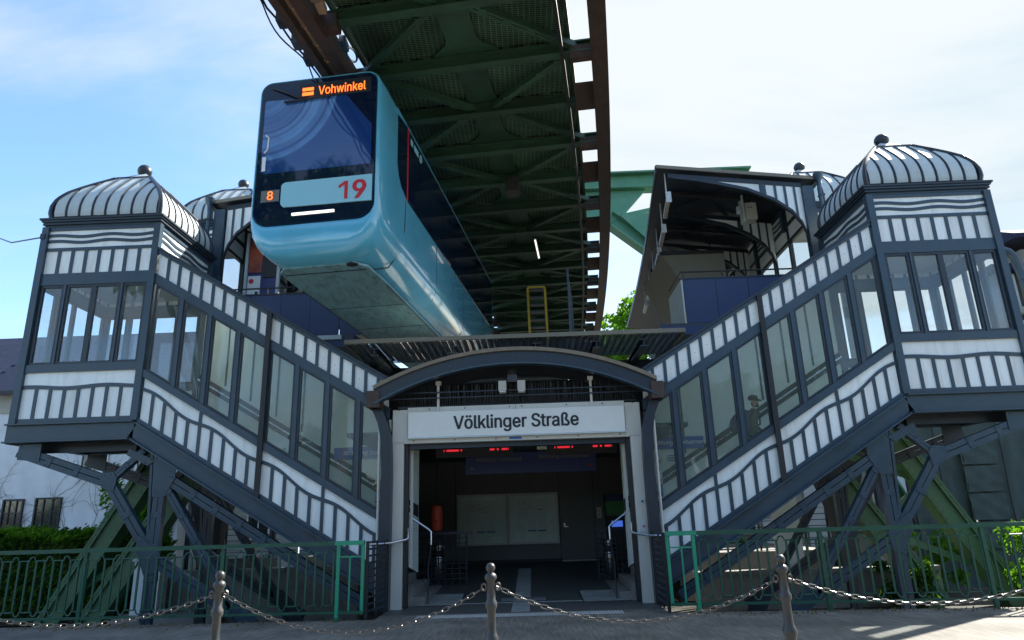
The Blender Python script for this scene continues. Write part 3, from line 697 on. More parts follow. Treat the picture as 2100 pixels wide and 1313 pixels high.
# ------------------------------------------------------------------ sloping glazed stair galleries
def zl(z, ax): return z + SL * (ax - 7.65)
AO, AI, NP_ = 7.58, 2.50, 20
PW = (AO - AI) / NP_
def gallery(s, label):
    g = thing('stair_gallery', label, 'stair gallery', (s * 5.0, FRONT + 1.1, 0), 'glazed stair galleries')
    X = lambda mb: mb.map(lambda x, y, z: (s * x, y, z))
    def P(n, mb, m, par=g, **k): return part(n, X(mb), m, par, **k)
    def sl(a, b, z0, z1, y0, y1):       # strip parallel to the stairs, ax from a to b
        return MB().prism([(a, zl(z0, a)), (b, zl(z0, b)), (b, zl(z1, b)), (a, zl(z1, a))], y0, y1)
    y = FRONT
    P('top_rail', sl(AI, AO, 7.29, 7.37, y - 0.04, y + 0.05), 'steel')
    P('header_rail', sl(AI, AO, 6.62, 6.83, y - 0.03, y + 0.05), 'steel')
    P('sill_rail', sl(AI, AO, 4.58, 4.74, y - 0.05, y + 0.05), 'steel')
    P('base_rail', sl(AI, AO, 3.655, 3.745, y - 0.03, y + 0.05), 'steel')
    zt = lambda ax: zl(4.335, ax) + 0.055 * math.sin(2 * PI * (AO - ax) / (5 * PW))
    upme = None; rbme = None; riv = []; scr = []
    for i in range(NP_):
        a = AO - (i + 1) * PW; c = AO - i * PW; e = 0.032
        o0 = Vector((s * (a + c) / 2, y, zl(7.06, (a + c) / 2)))
        if upme is None:
            h = PW / 2 - e
            upme = mkmesh('panel', MB().prism([(-h * s, -0.235 - h * SL), (h * s, -0.235 + h * SL), (h * s, 0.235 + h * SL), (-h * s, 0.235 - h * SL)], 0.005, 0.025), 'panel')
            rbme = mkmesh('rib', MB().box(-e, e, -0.016, 0.03, -0.235, 0.235), 'steel')
        inst('panel', upme, g, o0)
        scr.append(o0 + Vector((0, 0.004, 0)))
        if i: inst('rib', rbme, g, (s * c, y, zl(7.06, c)))
        us = [a + e + (PW - 2 * e) * j / 4 for j in range(5)]
        P('panel', MB().prism([(us[0], zl(3.74, us[0])), (us[-1], zl(3.74, us[-1]))] + [(u, zt(u) - 0.03) for u in reversed(us)], y + 0.005, y + 0.025), 'panel')
        if i:
            top = zl(4.58, c) if i in (5, 10, 15) else zt(c) - 0.02
            P('rib', MB().prism([(c - e, zl(3.745, c - e)), (c + e, zl(3.745, c + e)), (c + e, top), (c - e, top)], y - 0.016, y + 0.03), 'steel')
        riv += [(s * c, y - 0.018, zl(3.75, c) + q) for q in (0.12, 0.27, 0.42)]
        riv += [(s * (a + PW * q), y - 0.032, zl(3.70, a + PW * q)) for q in (0.25, 0.75)] + [(s * (a + PW * q), y - 0.032, zl(6.66, a + PW * q)) for q in (0.25, 0.75)]
        riv += [(s * (a + PW * q), y - 0.02, zt(a + PW * q)) for q in (0.5,)]
    for j in range(4):
        a = AO - (j + 1) * 5 * PW; c = AO - j * 5 * PW
        us = [a + 0.032 + (c - a - 0.064) * q / 16 for q in range(17)]
        P('long_panel', MB().prism([(u, zt(u) + 0.02) for u in us] + [(us[-1], zl(4.58, us[-1])), (us[0], zl(4.58, us[0]))], y + 0.005, y + 0.025), 'panel')
        b = MB()
        for q in range(16):
            u0, u1 = us[q], us[q + 1]
            b.prism([(u0, zt(u0) - 0.036), (u1, zt(u1) - 0.036), (u1, zt(u1) + 0.036), (u0, zt(u0) + 0.036)], y - 0.018, y + 0.02)
        P('wavy_band', b, 'steel')
    part('rivet', rivets(riv, 0.0125), 'rivet', g, kind='stuff')
    part('panel_screw', rivets(scr, 0.009), 'iron', g, kind='stuff')
    # windows
    nW = 8; ww = (AO - AI) / nW
    for i in range(nW):
        a, c = AO - (i + 1) * ww, AO - i * ww
        a += 0.035; c -= 0.035; e = 0.05
        f = MB()
        f.prism([(a, zl(4.74, a)), (a + e, zl(4.74, a + e)), (a + e, zl(6.62, a + e)), (a, zl(6.62, a))], y - 0.005, y + 0.07)
        f.prism([(c - e, zl(4.74, c - e)), (c, zl(4.74, c)), (c, zl(6.62, c)), (c - e, zl(6.62, c - e))], y - 0.005, y + 0.07)
        f.prism([(a + e, zl(4.74, a + e)), (c - e, zl(4.74, c - e)), (c - e, zl(4.79, c - e)), (a + e, zl(4.79, a + e))], y - 0.005, y + 0.07)
        f.prism([(a + e, zl(6.57, a + e)), (c - e, zl(6.57, c - e)), (c - e, zl(6.62, c - e)), (a + e, zl(6.62, a + e))], y - 0.005, y + 0.07)
        fr = P('window_frame', f, 'steel_dark')
        P('pane', MB().prism([(a + e, zl(4.79, a + e)), (c - e, zl(4.79, c - e)), (c - e, zl(6.57, c - e)), (a + e, zl(6.57, a + e))], y + 0.03, y + 0.038), 'glass', fr)
        if i: P('mullion', MB().prism([(c + 0.035 - 0.04, zl(4.74, c)), (c + 0.035 + 0.04, zl(4.74, c)), (c + 0.035 + 0.04, zl(6.62, c + .07)), (c + 0.035 - 0.04, zl(6.62, c))], y - 0.028, y + 0.05), 'steel')
    P('middle_post', MB().box(5.04 - 0.05, 5.04 + 0.05, y - 0.10, y - 0.045, zl(3.62, 5.04), zl(7.37, 5.04)), 'black')
    # girders, roof, back wall, floor
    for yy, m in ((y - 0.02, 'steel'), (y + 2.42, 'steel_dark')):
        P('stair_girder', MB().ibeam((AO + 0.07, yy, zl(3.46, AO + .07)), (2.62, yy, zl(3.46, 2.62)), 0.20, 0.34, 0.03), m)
    P('roof_sheet', sl(2.3, AO + 0.1, 7.375, 7.42, y + 0.055, y + 2.45), 'frost')
    P('roof_edge', sl(2.3, AO + 0.02, 7.372, 7.425, y - 0.08, y + 0.052), 'steel_dark')
    for q in range(7):
        ax = 2.9 + q * .75; P('roof_bar', MB().box(ax - .03, ax + .03, y + .06, y + 2.36, zl(7.30, ax), zl(7.36, ax)), 'steel')
    P('back_wall', sl(2.3, AO + 0.05, 3.7, 7.33, y + 2.36, y + 2.40), 'backwall')
    for i in range(1, 8):
        c = AO - i * ww
        P('back_mullion', MB().prism([(c - .02, zl(5.2, c)), (c + .02, zl(5.2, c)), (c + .02, zl(7.3, c)), (c - .02, zl(7.3, c))], y + 2.345, y + 2.36), 'steel')
    P('dado_band', sl(2.3, AO, 4.86, 5.12, y + 2.34, y + 2.36), 'black')
    P('handrail', MB().bar((2.4, y + 2.27, zl(4.99, 2.4)), (AO, y + 2.27, zl(4.99, AO)), 0.035, 0.035), 'chrome')
    P('stair_soffit', sl(2.5, AO, 3.44, 3.52, y + 0.1, y + 2.3), 'black')
    st = MB(); n = 19
    for i in range(n):
        a = 2.57 + i * 0.27; z = 0.66 + i * 0.163
        st.box(a, a + 0.29, y + 0.12, y + 2.3, z - 0.12, z)
    P('step', st, 'stone', kind='stuff')
    for q in range(3):
        P('bottom_step', MB().box(1.84 + q * .25, 2.565, y + 0.4, y + 2.9 - q * .25, 0.004 + 0.16 * q, 0.162 + 0.16 * q), 'stone')
    return g
gallery(-1, 'glazed striped stair gallery descending from the left tower to the entrance')
gallery(1, 'glazed striped stair gallery descending from the right tower to the entrance')

# ------------------------------------------------------------------ riveted trestles below the galleries
def trestle(s, yy, m, label, riv=True):
    t = thing('support_trestle', label, 'trestle', (s * 7.0, yy, -0.6), 'riveted stair trestles')
    V = lambda ax, z: (s * ax, yy, z)
    def member(nm, p, q, w=0.15):
        p, q = Vector(V(*p)), Vector(V(*q)); d = (q - p).normalized(); sd = Vector((0, 1, 0)); n_ = d.cross(sd)
        b = MB()
        for k in (-1, 1):
            b.bar(p + n_ * (k * w * 0.27), q + n_ * (k * w * 0.27), 0.13, w * 0.47, sd)
        L = (q - p).length; n = max(2, int(L / 0.55))
        for i in range(n + 1):
            c = p + d * (0.08 + (L - 0.16) * i / n)
            b.bar(c - d * 0.055, c + d * 0.055, 0.155, w * 1.02, sd)
        o = part(nm, b, m, t)
        if riv:
            pts = []
            for i in range(n + 1):
                c = p + d * (0.08 + (L - 0.16) * i / n)
                pts += [c + n_ * (a * w * 0.34) + d * e - Vector((0, 0.08, 0)) for a in (-1, 1) for e in (-0.03, 0.03)]
            part('rivet', rivets(pts, 0.017), 'rivet', o, kind='stuff')
    member('bracket_arm', (9.98, 3.12), (8.06, 2.46), 0.22)
    member('bracket_strut', (8.06, 2.48), (7.42, 3.06), 0.12)
    member('bracket_leg', (8.06, 2.46), (7.15, 1.20), 0.20)
    member('column', (7.02, 3.06), (7.02, -0.6), 0.20)
    part('column_angle', MB().bar(V(7.26, 3.1), V(7.12, 1.0), 0.12, 0.05, (0, 1, 0)), m, t)
    member('inclined_chord', (6.9, 2.50), (2.9, 0.08), 0.20)
    member('diagonal_strut', (6.88, 2.30), (5.25, -0.1), 0.14)
    member('lower_chord', (7.1, 1.05), (4.75, -0.35), 0.20)
    y0, y1 = yy - 0.085, yy - 0.066
    for poly in ([(8.26, 2.60), (8.12, 2.34), (7.92, 2.28), (7.88, 2.54), (7.98, 2.66), (8.16, 2.64)], [(7.2, 3.04), (6.72, 2.86), (6.72, 2.5), (6.9, 2.15), (7.14, 2.15)],
                 [(7.3, 1.45), (6.85, 1.1), (6.9, 0.75), (7.12, 0.7), (7.35, 1.2)], [(9.95, 3.25), (9.5, 3.25), (9.5, 2.9), (9.95, 2.95)], [(7.7, 3.1), (7.15, 2.85), (7.3, 2.75), (7.75, 2.98)],
                 [(5.5, 0.3), (5.1, -0.5), (4.7, -0.5), (4.8, -0.2), (5.2, 0.2)]):
        o = part('gusset_plate', MB().prism([(s * a, z) for a, z in poly], y0, y1), m, t)
        if riv:
            cx_, cz_ = sum(a for a, z in poly) / len(poly), sum(z for a, z in poly) / len(poly)
            part('rivet', rivets([(s * (cx_ + (a - cx_) * .72), y0, cz_ + (z - cz_) * .72) for a, z in poly], 0.018), 'rivet', o, kind='stuff')
    return t
for s, nm in ((-1, 'left'), (1, 'right')):
    trestle(s, FRONT + 0.12, 'steel', f'riveted blue-grey steel trestle holding up the {nm} stair tower front')
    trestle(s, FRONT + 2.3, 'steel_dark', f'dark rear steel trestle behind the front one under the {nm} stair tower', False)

# ------------------------------------------------------------------ entrance
en = thing('entrance_portal', 'cream white entrance portal with black open hall behind it', 'entrance', (0, FRONT, 0))
for s in (-1, 1):
    part('pillar', MB().box(min(s * 2.20, s * 2.42), max(s * 2.20, s * 2.42), FRONT - 0.1, FRONT + 0.18, 0.004, 3.02), 'cream', en)
    part('door_jamb', MB().box(min(s * 2.12, s * 2.197), max(s * 2.12, s * 2.197), FRONT - 0.02, FRONT + 0.14, 0.02, 3.0), 'black', en)
    part('guide_rail', MB().box(min(s * 2.06, s * 2.11), max(s * 2.06, s * 2.11), FRONT + 0.2, FRONT + 0.25, 0.7, 2.9), 'cream', en)
    part('corner_panel', MB().box(min(s * 2.13, s * 2.42), max(s * 2.13, s * 2.42), FRONT - 0.11, FRONT + 0.16, 3.024, 3.66), 'cream', en)
    part('lintel_panel', MB().box(min(s * 0.003, s * 2.126), max(s * 0.003, s * 2.126), FRONT - 0.11, FRONT + 0.16, 3.09, 3.70), 'cream', en)
part('lintel_trim', MB().box(-2.197, 2.197, FRONT - 0.12, FRONT + 0.14, 3.0, 3.086), 'cream', en)
part('shutter_box', MB().box(-2.11, 2.11, FRONT + 0.02, FRONT + 0.22, 2.90, 2.996), 'steel_dark', en)
part('rivet', rivets([(x, FRONT - 0.111, z) for x in (-2.3, -1.7, -1.0, -0.12, 0.12, 1.0, 1.7, 2.3) for z in (3.66, )] + [(x, FRONT - 0.121, 3.045) for x in (-2, -1.2, -.4, .4, 1.2, 2)], 0.016), 'ink', en, kind='stuff')
part('lock_plate', MB().box(-0.14, 0.1, FRONT - 0.128, FRONT - 0.121, 3.02, 3.065), 'blue_ink', en)
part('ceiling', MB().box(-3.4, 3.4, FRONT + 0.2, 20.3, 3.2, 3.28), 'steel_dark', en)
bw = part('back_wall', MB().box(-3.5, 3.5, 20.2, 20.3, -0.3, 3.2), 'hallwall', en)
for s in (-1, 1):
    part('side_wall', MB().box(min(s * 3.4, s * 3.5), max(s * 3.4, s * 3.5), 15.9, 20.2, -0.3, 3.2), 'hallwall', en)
for x in (-3.0, -1.95, 1.02, 2.0, 2.95):
    part('wall_joint', MB().box(x - .008, x + .008, 20.188, 20.2, 0.4, 3.1), 'black', bw)
part('skirting', MB().box(-3.4, 3.4, 20.18, 20.2, 0.3, 0.46), 'black', bw)
dr = thing('hall_door', 'flat grey service door with metal sill right of the map cases', 'door', (1.5, 20.19, 0.4))
part('door_leaf', MB().box(1.06, 1.96, 20.15, 20.185, 0.42, 2.2), 'hallwall', dr)
part('door_sill', MB().box(1.04, 1.98, 20.10, 20.185, 0.38, 0.41), 'cream', dr)
part('handle', MB().bar((1.13, 20.12, 1.3), (1.25, 20.12, 1.3), 0.02, 0.02), 'chrome', dr)
part('lock', MB().box(1.12, 1.16, 20.135, 20.15, 1.32, 1.4), 'chrome', dr)
# map cases
for x0, x1, nm in ((-1.90, -0.47, 'left'), (-0.45, 0.98, 'right')):
    cs = thing('map_case', f'{nm} half of the pair of framed glass map cases in the hall', 'map case', ((x0 + x1) / 2, 20.18, 1.5))
    f = MB(); z0, z1, e = 0.86, 2.25, 0.06
    f.box(x0, x0 + e, 20.08, 20.185, z0, z1); f.box(x1 - e, x1, 20.08, 20.185, z0, z1); f.box(x0 + e, x1 - e, 20.08, 20.185, z0, z0 + e); f.box(x0 + e, x1 - e, 20.08, 20.185, z1 - e, z1)
    part('frame', f, 'cream', cs)
    part('backing', MB().box(x0 + e, x1 - e, 20.16, 20.185, z0 + e, z1 - e), 'paper', cs)
    mp_ = part('map_sheet', MB().box(x0 + .26, x1 - .3, 20.15, 20.157, 1.52, 2.08), 'signwhite', cs)
    ln = MB(); r_ = random.Random(x0 * 10)
    for k in range(26):
        a = r_.uniform(0, PI); cx, cz = r_.uniform(x0 + .4, x1 - .45), r_.uniform(1.62, 1.98); L = r_.uniform(.06, .15)
        ln.bar((cx - math.cos(a) * L * .7, 20.147, cz - math.sin(a) * L * .5), (cx + math.cos(a) * L * .7, 20.147, cz + math.sin(a) * L * .5), 0.003, 0.006)
    part('map_line', ln, 'hallwall', mp_, kind='stuff')
    for q, (a, w, h) in enumerate(((0.55, .24, .3), (0.83, .24, .3), (0.26, .22, .18))):
        sh_ = part('notice_sheet', MB().box(x0 + a, x0 + a + w, 20.15, 20.157, 1.2, 1.2 + h), 'signwhite', cs)
        if q < 2: part('notice_band', MB().box(x0 + a, x0 + a + w, 20.144, 20.149, 1.2, 1.235), 'blue_ink', sh_)
    part('pane', MB().box(x0 + e, x1 - e, 20.095, 20.1, z0 + e, z1 - e), 'glass_case', cs)
# ticket machine
tm = thing('ticket_machine', 'blue and green ticket machine with lit screen at right hall wall', 'ticket machine', (2.6, 20.0, 0.3))
part('body', MB().box(2.3, 3.1, 19.7, 20.15, 0.4, 1.75), 'black', tm)
part('header', MB().box(2.28, 3.12, 19.68, 20.15, 1.95, 2.12), 'signblue', tm)
part('green_panel', MB().box(2.29, 3.11, 19.67, 20.15, 1.56, 1.945), 'greenlit', tm)
part('screen', MB().box(2.42, 2.72, 19.68, 19.72, 1.2, 1.42), 'screen', tm)
text('lettering', 'TICKETS', tm, (2.72, 19.66, 1.78), 0.3, 'beige')
vd = thing('card_validator', 'small cream validator box on the wall beside the ticket machine', 'validator', (2.14, 20.16, 1.6))
part('body', MB().box(2.07, 2.2, 20.08, 20.18, 1.5, 1.8), 'brass', vd)
for z in (1.6, 1.7): part('button', MB().ball((2.135, 20.075, z), 0.02, 8), 'ink', vd)
# extinguisher case
ec = thing('extinguisher_case', 'orange red rounded case hanging behind the left hall railing', 'extinguisher case', (-2.06, 17.0, 1.6))
part('cover', MB().lathe(-2.06, 17.0, [(0.02, 1.30), (0.13, 1.33), (0.15, 1.4), (0.15, 1.8), (0.12, 1.9), (0.03, 1.93)], 14), 'orange', ec)
part('strap', MB().bar((-2.06, 17.0, 1.9), (-2.06, 17.05, 3.2), 0.02, 0.02), 'black', ec)
part('badge', MB().ball((-2.04, 16.85, 1.55), 0.035, 8, sy=.4), 'red', ec)
# hall railings with bars
for s, nm in ((-1, 'left'), (1, 'right')):
    rl = thing('hall_railing', f'black barred railing on the {nm} side inside the hall', 'railing', (s * 1.9, 16.5, 0.1))
    x0, x1 = (-2.42, -1.30) if s < 0 else (1.72, 2.46)
    part('top_rail', MB().bar((x0, 16.5, 1.27), (x1 + (.15 if s < 0 else 0), 16.5, 1.27), 0.05, 0.06), 'steel_dark', rl)
    for i in range(8):
        x = x0 + (x1 - x0) * i / 7; part('post', MB().box(x - .014, x + .014, 16.485, 16.515, hz(16.5) - .02, 1.24), 'black', rl)
    for i in range(9):
        z = 0.28 + i * 0.11; part('bar', MB().bar((x0, 16.46, z), (x1, 16.46, z), 0.022, 0.022), 'black', rl)
    part('tall_post', MB().bar(((x0 if s > 0 else x1), 16.6, hz(16.6) - .02), ((x0 if s > 0 else x1), 16.6, 1.3), 0.04, 0.04), 'steel', rl)
    hr = thing('handrail', f'bent stainless handrail at the {nm} stair foot inside the entrance', 'handrail', (s * 2.0, 13.8, 0))
    part('stanchion', MB().tube([(s * 1.74, 13.92, 1.12), (s * 1.80, 13.95, 0.7), (s * 1.80, 13.95, .01)], .014, 6), 'steel_dark', hr)
    part('tube', MB().tube([(s * 2.36, 13.75, 1.78), (s * 2.09, 13.8, 1.60), (s * 1.78, 13.9, 1.38), (s * 1.74, 13.9, 1.34), (s * 1.74, 13.9, 1.1)], 0.02, 8), 'chrome', hr)
    hr2 = thing('handrail', f'short stainless push bar sticking out past the {nm} entrance pillar', 'handrail', (s * 2.4, 13.2, 1.15))
    part('tube', MB().tube([(s * 2.72, 13.0, 1.16), (s * 2.45, 13.0, 1.17), (s * 2.34, 13.12, 1.175), (s * 2.12, 13.3, 1.22), (s * 2.085, 13.33, 1.25), (s * 2.085, 13.33, 1.42)], 0.022, 8), 'chrome', hr2)
    part('bracket', MB().bar((s * 2.36, 13.1, 1.17), (s * 2.36, 13.36, 1.17), 0.03, 0.03), 'chrome', hr2)
    bn = thing('litter_bin', f'round stainless litter bin on the {nm} side of the hall', 'bin', (s * 2.08, 17.4, hz(17.4)), 'stainless litter bins in the hall')
    x, yb, zb = s * 2.08, 17.4, hz(17.4)
    part('body', MB().lathe(x, yb, [(0.15, zb + .02), (0.17, zb + 0.05), (0.175, zb + .5), (0.17, zb + .52)], 18), 'chrome', bn)
    part('hood', MB().lathe(x, yb, [(0.17, zb + .66), (0.175, zb + .72), (0.17, zb + .78), (0.1, zb + .8)], 18), 'chrome', bn)
    part('inner_bucket', MB().lathe(x, yb, [(0.14, zb + .5), (0.14, zb + .68)], 14), 'black', bn)
    part('foot', MB().lathe(x, yb, [(0.1, zb - .01), (0.1, zb + .03)], 12), 'black', bn)
# station name board
sg = thing('station_sign', 'long white station name board above the entrance', 'sign', (0, FRONT - 0.16, 3.35))
part('board', MB().box(-2.10, 2.10, FRONT - 0.19, FRONT - 0.12, 3.105, 3.595), 'signwhite', sg)
part('lower_trim', MB().box(-2.12, 2.12, FRONT - 0.21, FRONT - 0.11, 3.075, 3.102), 'zinc', sg)
text('lettering', 'Völklinger Straße', sg, (0.0, FRONT - 0.192, 3.335), 2.42, 'ink', bold=0.022, height=0.33)
for x in (-1.52, 1.49):
    part('hanger', MB().box(x - .022, x + .022, FRONT - 0.16, FRONT - 0.115, 3.60, 4.15), 'cream', sg)
    part('hanger_head', MB().box(x - .05, x + .05, FRONT - 0.17, FRONT - 0.05, 4.13, 4.2), 'cream', sg)
# LED boards and direction sign inside
for x0, x1, nm, a, b in ((-1.75, -0.1, 'left', '2 Vohwinkel', '3 min  8 min'), (0.6, 2.08, 'right', '4 Oberbarmen', '5 min  9 min')):
    ld = thing('departure_display', f'{nm} black departure display with two red lines of text', 'display', ((x0 + x1) / 2, 14.62, 2.95))
    part('case', MB().box(x0, x1, 14.62, 14.72, 2.82, 3.08), 'black', ld)
    for xc, segs in ((x0 + 0.36, ((-.19, -.17), (-.13, .13), (.17, .2))), (x1 - 0.30, ((-.2, -.1), (-.05, -.01), (.05, .17), (.185, .2)))):
        for q0, q1 in segs:
            part('led_text', MB().box(xc + q0, xc + q1, 14.61, 14.62, 2.945, 2.985), 'led_red', ld)
sp = thing('loudspeaker', 'small white box between the two departure displays', 'speaker', (0.5, 14.6, 3.0))
part('body', MB().box(0.40, 0.60, 14.6, 14.7, 2.93, 3.06), 'cream', sp)
for q in (-.05, .05): part('grille_dot', MB().ball((0.5 + q, 14.6, 3.0), 0.018, 8), 'ink', sp)
ds = thing('direction_sign', 'dark blue hanging sign with both travel directions inside the hall', 'sign', (0.25, 16.0, 2.8))
part('board', MB().box(-1.25, 1.75, 16.0, 16.08, 2.55, 3.02), 'signblue', ds)
text('lettering', 'Richtung Vohwinkel', ds, (-0.47, 15.993, 2.86), 1.03, 'beige', bold=0.01)
text('lettering', 'Richtung Oberbarmen', ds, (1.03, 15.993, 2.89), 1.15, 'beige', bold=0.01)
for x, q, m in ((-1.1, -1, 'beige'), (1.62, 1, 'red')):
    part('arrow', MB().prism([(x - q * .06, 2.67), (x, 2.67), (x, 2.64), (x + q * .05, 2.68), (x, 2.72), (x, 2.69), (x - q * .06, 2.69)], 15.985, 15.995), m, ds)
def call_panel(x, z0, z1, lab):
    c = thing('call_panel', lab, 'call panel', (x, FRONT - .11, z0))
    part('plate', MB().box(x - .05, x + .06, FRONT - 0.118, FRONT - .101, z0, z1), 'zinc', c)
    part('button', MB().ball((x + 0.02, FRONT - .118, z0 + (z1 - z0) * .45), 0.022, 10, sy=.5), 'red' if z1 - z0 > .15 else 'ink', c)
call_panel(2.30, 1.24, 1.45, 'grey call panel with red button on the right entrance pillar')
call_panel(2.31, 1.74, 1.83, 'tiny key switch plate high on the right entrance pillar')
# arched canopy
ac = thing('arched_canopy', 'shallow arched steel canopy over the entrance with curved side posts', 'canopy', (0, FRONT, 3.7))
Rr = 5.85; zc0 = 4.75 - Rr
def arc(r, n=28, w=2.72):
    a = math.asin(min(1, w / r)); return [(r * math.sin(-a + 2 * a * i / n), zc0 + r * math.cos(-a + 2 * a * i / n)) for i in range(n + 1)]
def arcslab(r0, r1, y0, y1, w=2.72):
    A, B = arc(r0, w=w), arc(r1, w=w); b = MB()
    return b.loft([[(A[i][0], y0, A[i][1]), (A[i][0], y1, A[i][1]), (B[i][0], y1, B[i][1]), (B[i][0], y0, B[i][1])] for i in range(len(A))])
part('roof_edge', arcslab(Rr - 0.07, Rr, 12.86, 12.95), 'rim', ac)
part('arch_beam', arcslab(Rr - 0.30, Rr - 0.075, 12.92, 13.0), 'steel_dark', ac)
part('beam_flange', arcslab(Rr - 0.335, Rr - 0.302, 12.86, 13.06), 'steel', ac)
part('roof_sheet', arcslab(Rr - 0.07, Rr - 0.02, 12.96, 14.6), 'steel_dark', ac)
part('rear_arch', arcslab(Rr - 0.36, Rr - 0.075, 13.9, 13.96), 'steel_dark', ac)
part('rivet', rivets([(x * .99, 12.918, z) for x, z in arc(Rr - 0.19, 18)], 0.018), 'rivet', ac, kind='stuff')
part('roof_wall', MB().box(-2.7, 2.7, 14.6, 14.66, 3.2, 4.4), 'black', ac)
for s in (-1, 1):
    pth = [(2.80, 4.0), (2.72, 3.88), (2.60, 3.64), (2.50, 3.38), (2.44, 3.1), (2.42, 2.8), (2.41, 2.4), (2.42, 0.004)]
    w_ = [0.2, 0.19, 0.18, 0.17, 0.17, 0.17, 0.17, 0.19]
    b = MB().loft([[(s * (x - 0.02), 13.12, z), (s * (x - 0.02), 13.33, z), (s * (x + w), 13.33, z), (s * (x + w), 13.12, z)] for (x, z), w in zip(pth, w_)])
    part('curved_post', b, 'steel_dark', ac)
    part('end_bracket', MB().box(min(s * 2.6, s * 2.84), max(s * 2.6, s * 2.84), 12.88, 13.3, 3.66, 3.98), 'rust', ac)
    part('eave_beam', MB().bar((s * 2.72, 13.0, 3.74), (s * 2.72, 14.6, 3.74), 0.14, 0.16), 'steel_dark', ac)
    dp = thing('downpipe', f'thin pale downpipe beside the {"left" if s < 0 else "right"} curved canopy post', 'downpipe', (s * 2.66, 13.2, 0))
    part('tube', MB().tube([(s * 2.66, 13.28, 3.3), (s * 2.65, 13.28, 0.004)], 0.03, 8), 'cream', dp)
    for z in (0.6, 1.9): part('pipe_clamp', MB().box(s * 2.655 - .045, s * 2.655 + .045, 13.26, 13.32, z, z + .03), 'steel_dark', dp)
tr_ = thing('tie_rods', 'pair of thin horizontal rods below the arched canopy', 'tie rod', (0, 13.2, 3.8))
for z in (3.86, 3.97): part('rod', MB().bar((-2.65, 13.25, z), (2.65, 13.25, z), 0.025, 0.02), 'steel_dark', tr_)
bs = thing('bird_spikes', 'row of upright bristle spikes along the portal top', 'bird spikes', (0, 13.5, 3.7))
part('base_strip', MB().box(-2.35, 2.4, FRONT + .0, FRONT + 0.1, 3.70, 3.74), 'steel_dark', bs)
sk = mkmesh('spike', MB().bar((0, 0, 0), (0.0, 0, 0.42), 0.010, 0.010), 'iron')
for i in range(110):
    x = -2.3 + i * 0.0425 + rnd.uniform(-.008, .008)
    inst('spike', sk, bs, (x, FRONT + 0.05 + rnd.uniform(-.02, .02), 3.735), (rnd.uniform(-.12, .12), rnd.uniform(-.12, .12), 0))
fl = thing('floodlight', 'twin grey floodlights hanging under the arch crown', 'floodlight', (-0.06, 13.2, 4.1))
part('hanger', MB().bar((-0.05, 13.3, 4.4), (-0.05, 13.3, 4.12), 0.16, 0.05), 'black', fl)
part('junction_box', MB().box(-.14, .05, 13.18, 13.3, 4.12, 4.26), 'iron', fl)
for x in (-0.24, 0.13):
    part('lamp_head', MB().box(x - .075, x + .075, 13.05, 13.25, 3.93, 4.12), 'paleglow', fl)
    part('lens', MB().box(x - .06, x + .06, 13.06, 13.24, 3.90, 3.928), 'cream', fl)

# ------------------------------------------------------------------ catch canopy above the entrance
cc = thing('catch_canopy', 'flat ribbed safety canopy below the suspended track', 'canopy', (0, 15, 5.2))
part('front_edge', MB().box(-3.6, 3.6, 13.90, 13.96, 5.20, 5.29), 'beige', cc)
for s in (-1, 1): part('side_edge', MB().box(s * 3.6 - .03, s * 3.6 + .03, 13.98, 16.0, 5.2, 5.29), 'beige', cc)
slat = mkmesh('slat', MB().box(-.036, .036, 0, 1.9, 0, .02).box(-.036, -.02, 0, 1.9, -.045, -.001), 'cream')
for i in range(50):
    inst('slat', slat, cc, (-3.5 + i * 0.143, 13.98, 5.26))
part('cross_wire', (lambda b: [b.box(-3.55, 3.55, 14.05 + i * .075, 14.062 + i * .075, 5.20, 5.212) for i in range(25)] and b)(MB()), 'steel_dark', cc, kind='stuff')
for x in (-3.0, -1.3, 0.45, 1.75, 2.75):
    part('cantilever_beam', MB().ibeam((x, 14.1, 5.05), (x, 16.2, 5.05), 0.16, 0.16, 0.025), 'steel_dark', cc)
part('rear_beam', MB().box(-3.7, 3.7, 15.95, 16.2, 4.75, 5.1), 'black', cc)

# ------------------------------------------------------------------ suspended track
def xr(y): return 1.6 + 0.138 * (y - 10) - 0.0021 * (y - 10) ** 2
def dxr(y): return 0.138 - 0.0042 * (y - 10)
def tp(o, y, z):       # point at sideways offset o from the track centre line
    c = xr(y) - 2.62; k = dxr(y); L = math.hypot(1, k)
    return (c + o / L, y - o * k / L, z)
Y0, Y1 = 5.5, 44.0
tk = thing('suspended_track', 'dark green suspended railway truss with brown running rails overhead', 'elevated track', (0, 20, 10.3))
def run(o0, o1, z0, z1, ya=Y0, yb=Y1, st=1.0):
    n = max(2, int((yb - ya) / st)); yy = [ya + (yb - ya) * i / n for i in range(n + 1)]
    return MB().loft([[tp(o0, y, z0), tp(o1, y, z0), tp(o1, y, z1), tp(o0, y, z1)] for y in yy])
part('rail_beam', run(2.62, 2.87, 10.30, 10.72).add(*(lambda q: (q.v, q.f))(run(2.54, 2.62, 10.30, 10.34))), 'rust', tk)
part('rail_head', run(2.66, 2.76, 10.725, 10.80), 'iron', tk)
part('rail_beam', run(-2.92, -2.76, 10.30, 10.66), 'rust', tk)
part('rail_beam', run(-2.56, -2.34, 10.28, 10.70), 'rust', tk)
pk = MB().box(-0.085, 0.085, -0.23, 0.23, -0.04, 0.04)
pkm = mkmesh('plank', pk, 'timber')
y = Y0
while y < 30:
    p = tp(-2.66, y, 10.52); inst('plank', pkm, tk, p, (0, 0, -math.atan(dxr(y)))); y += 0.50
PIT = 1.72; nodes = [6.84 + PIT * i for i in range(22)]
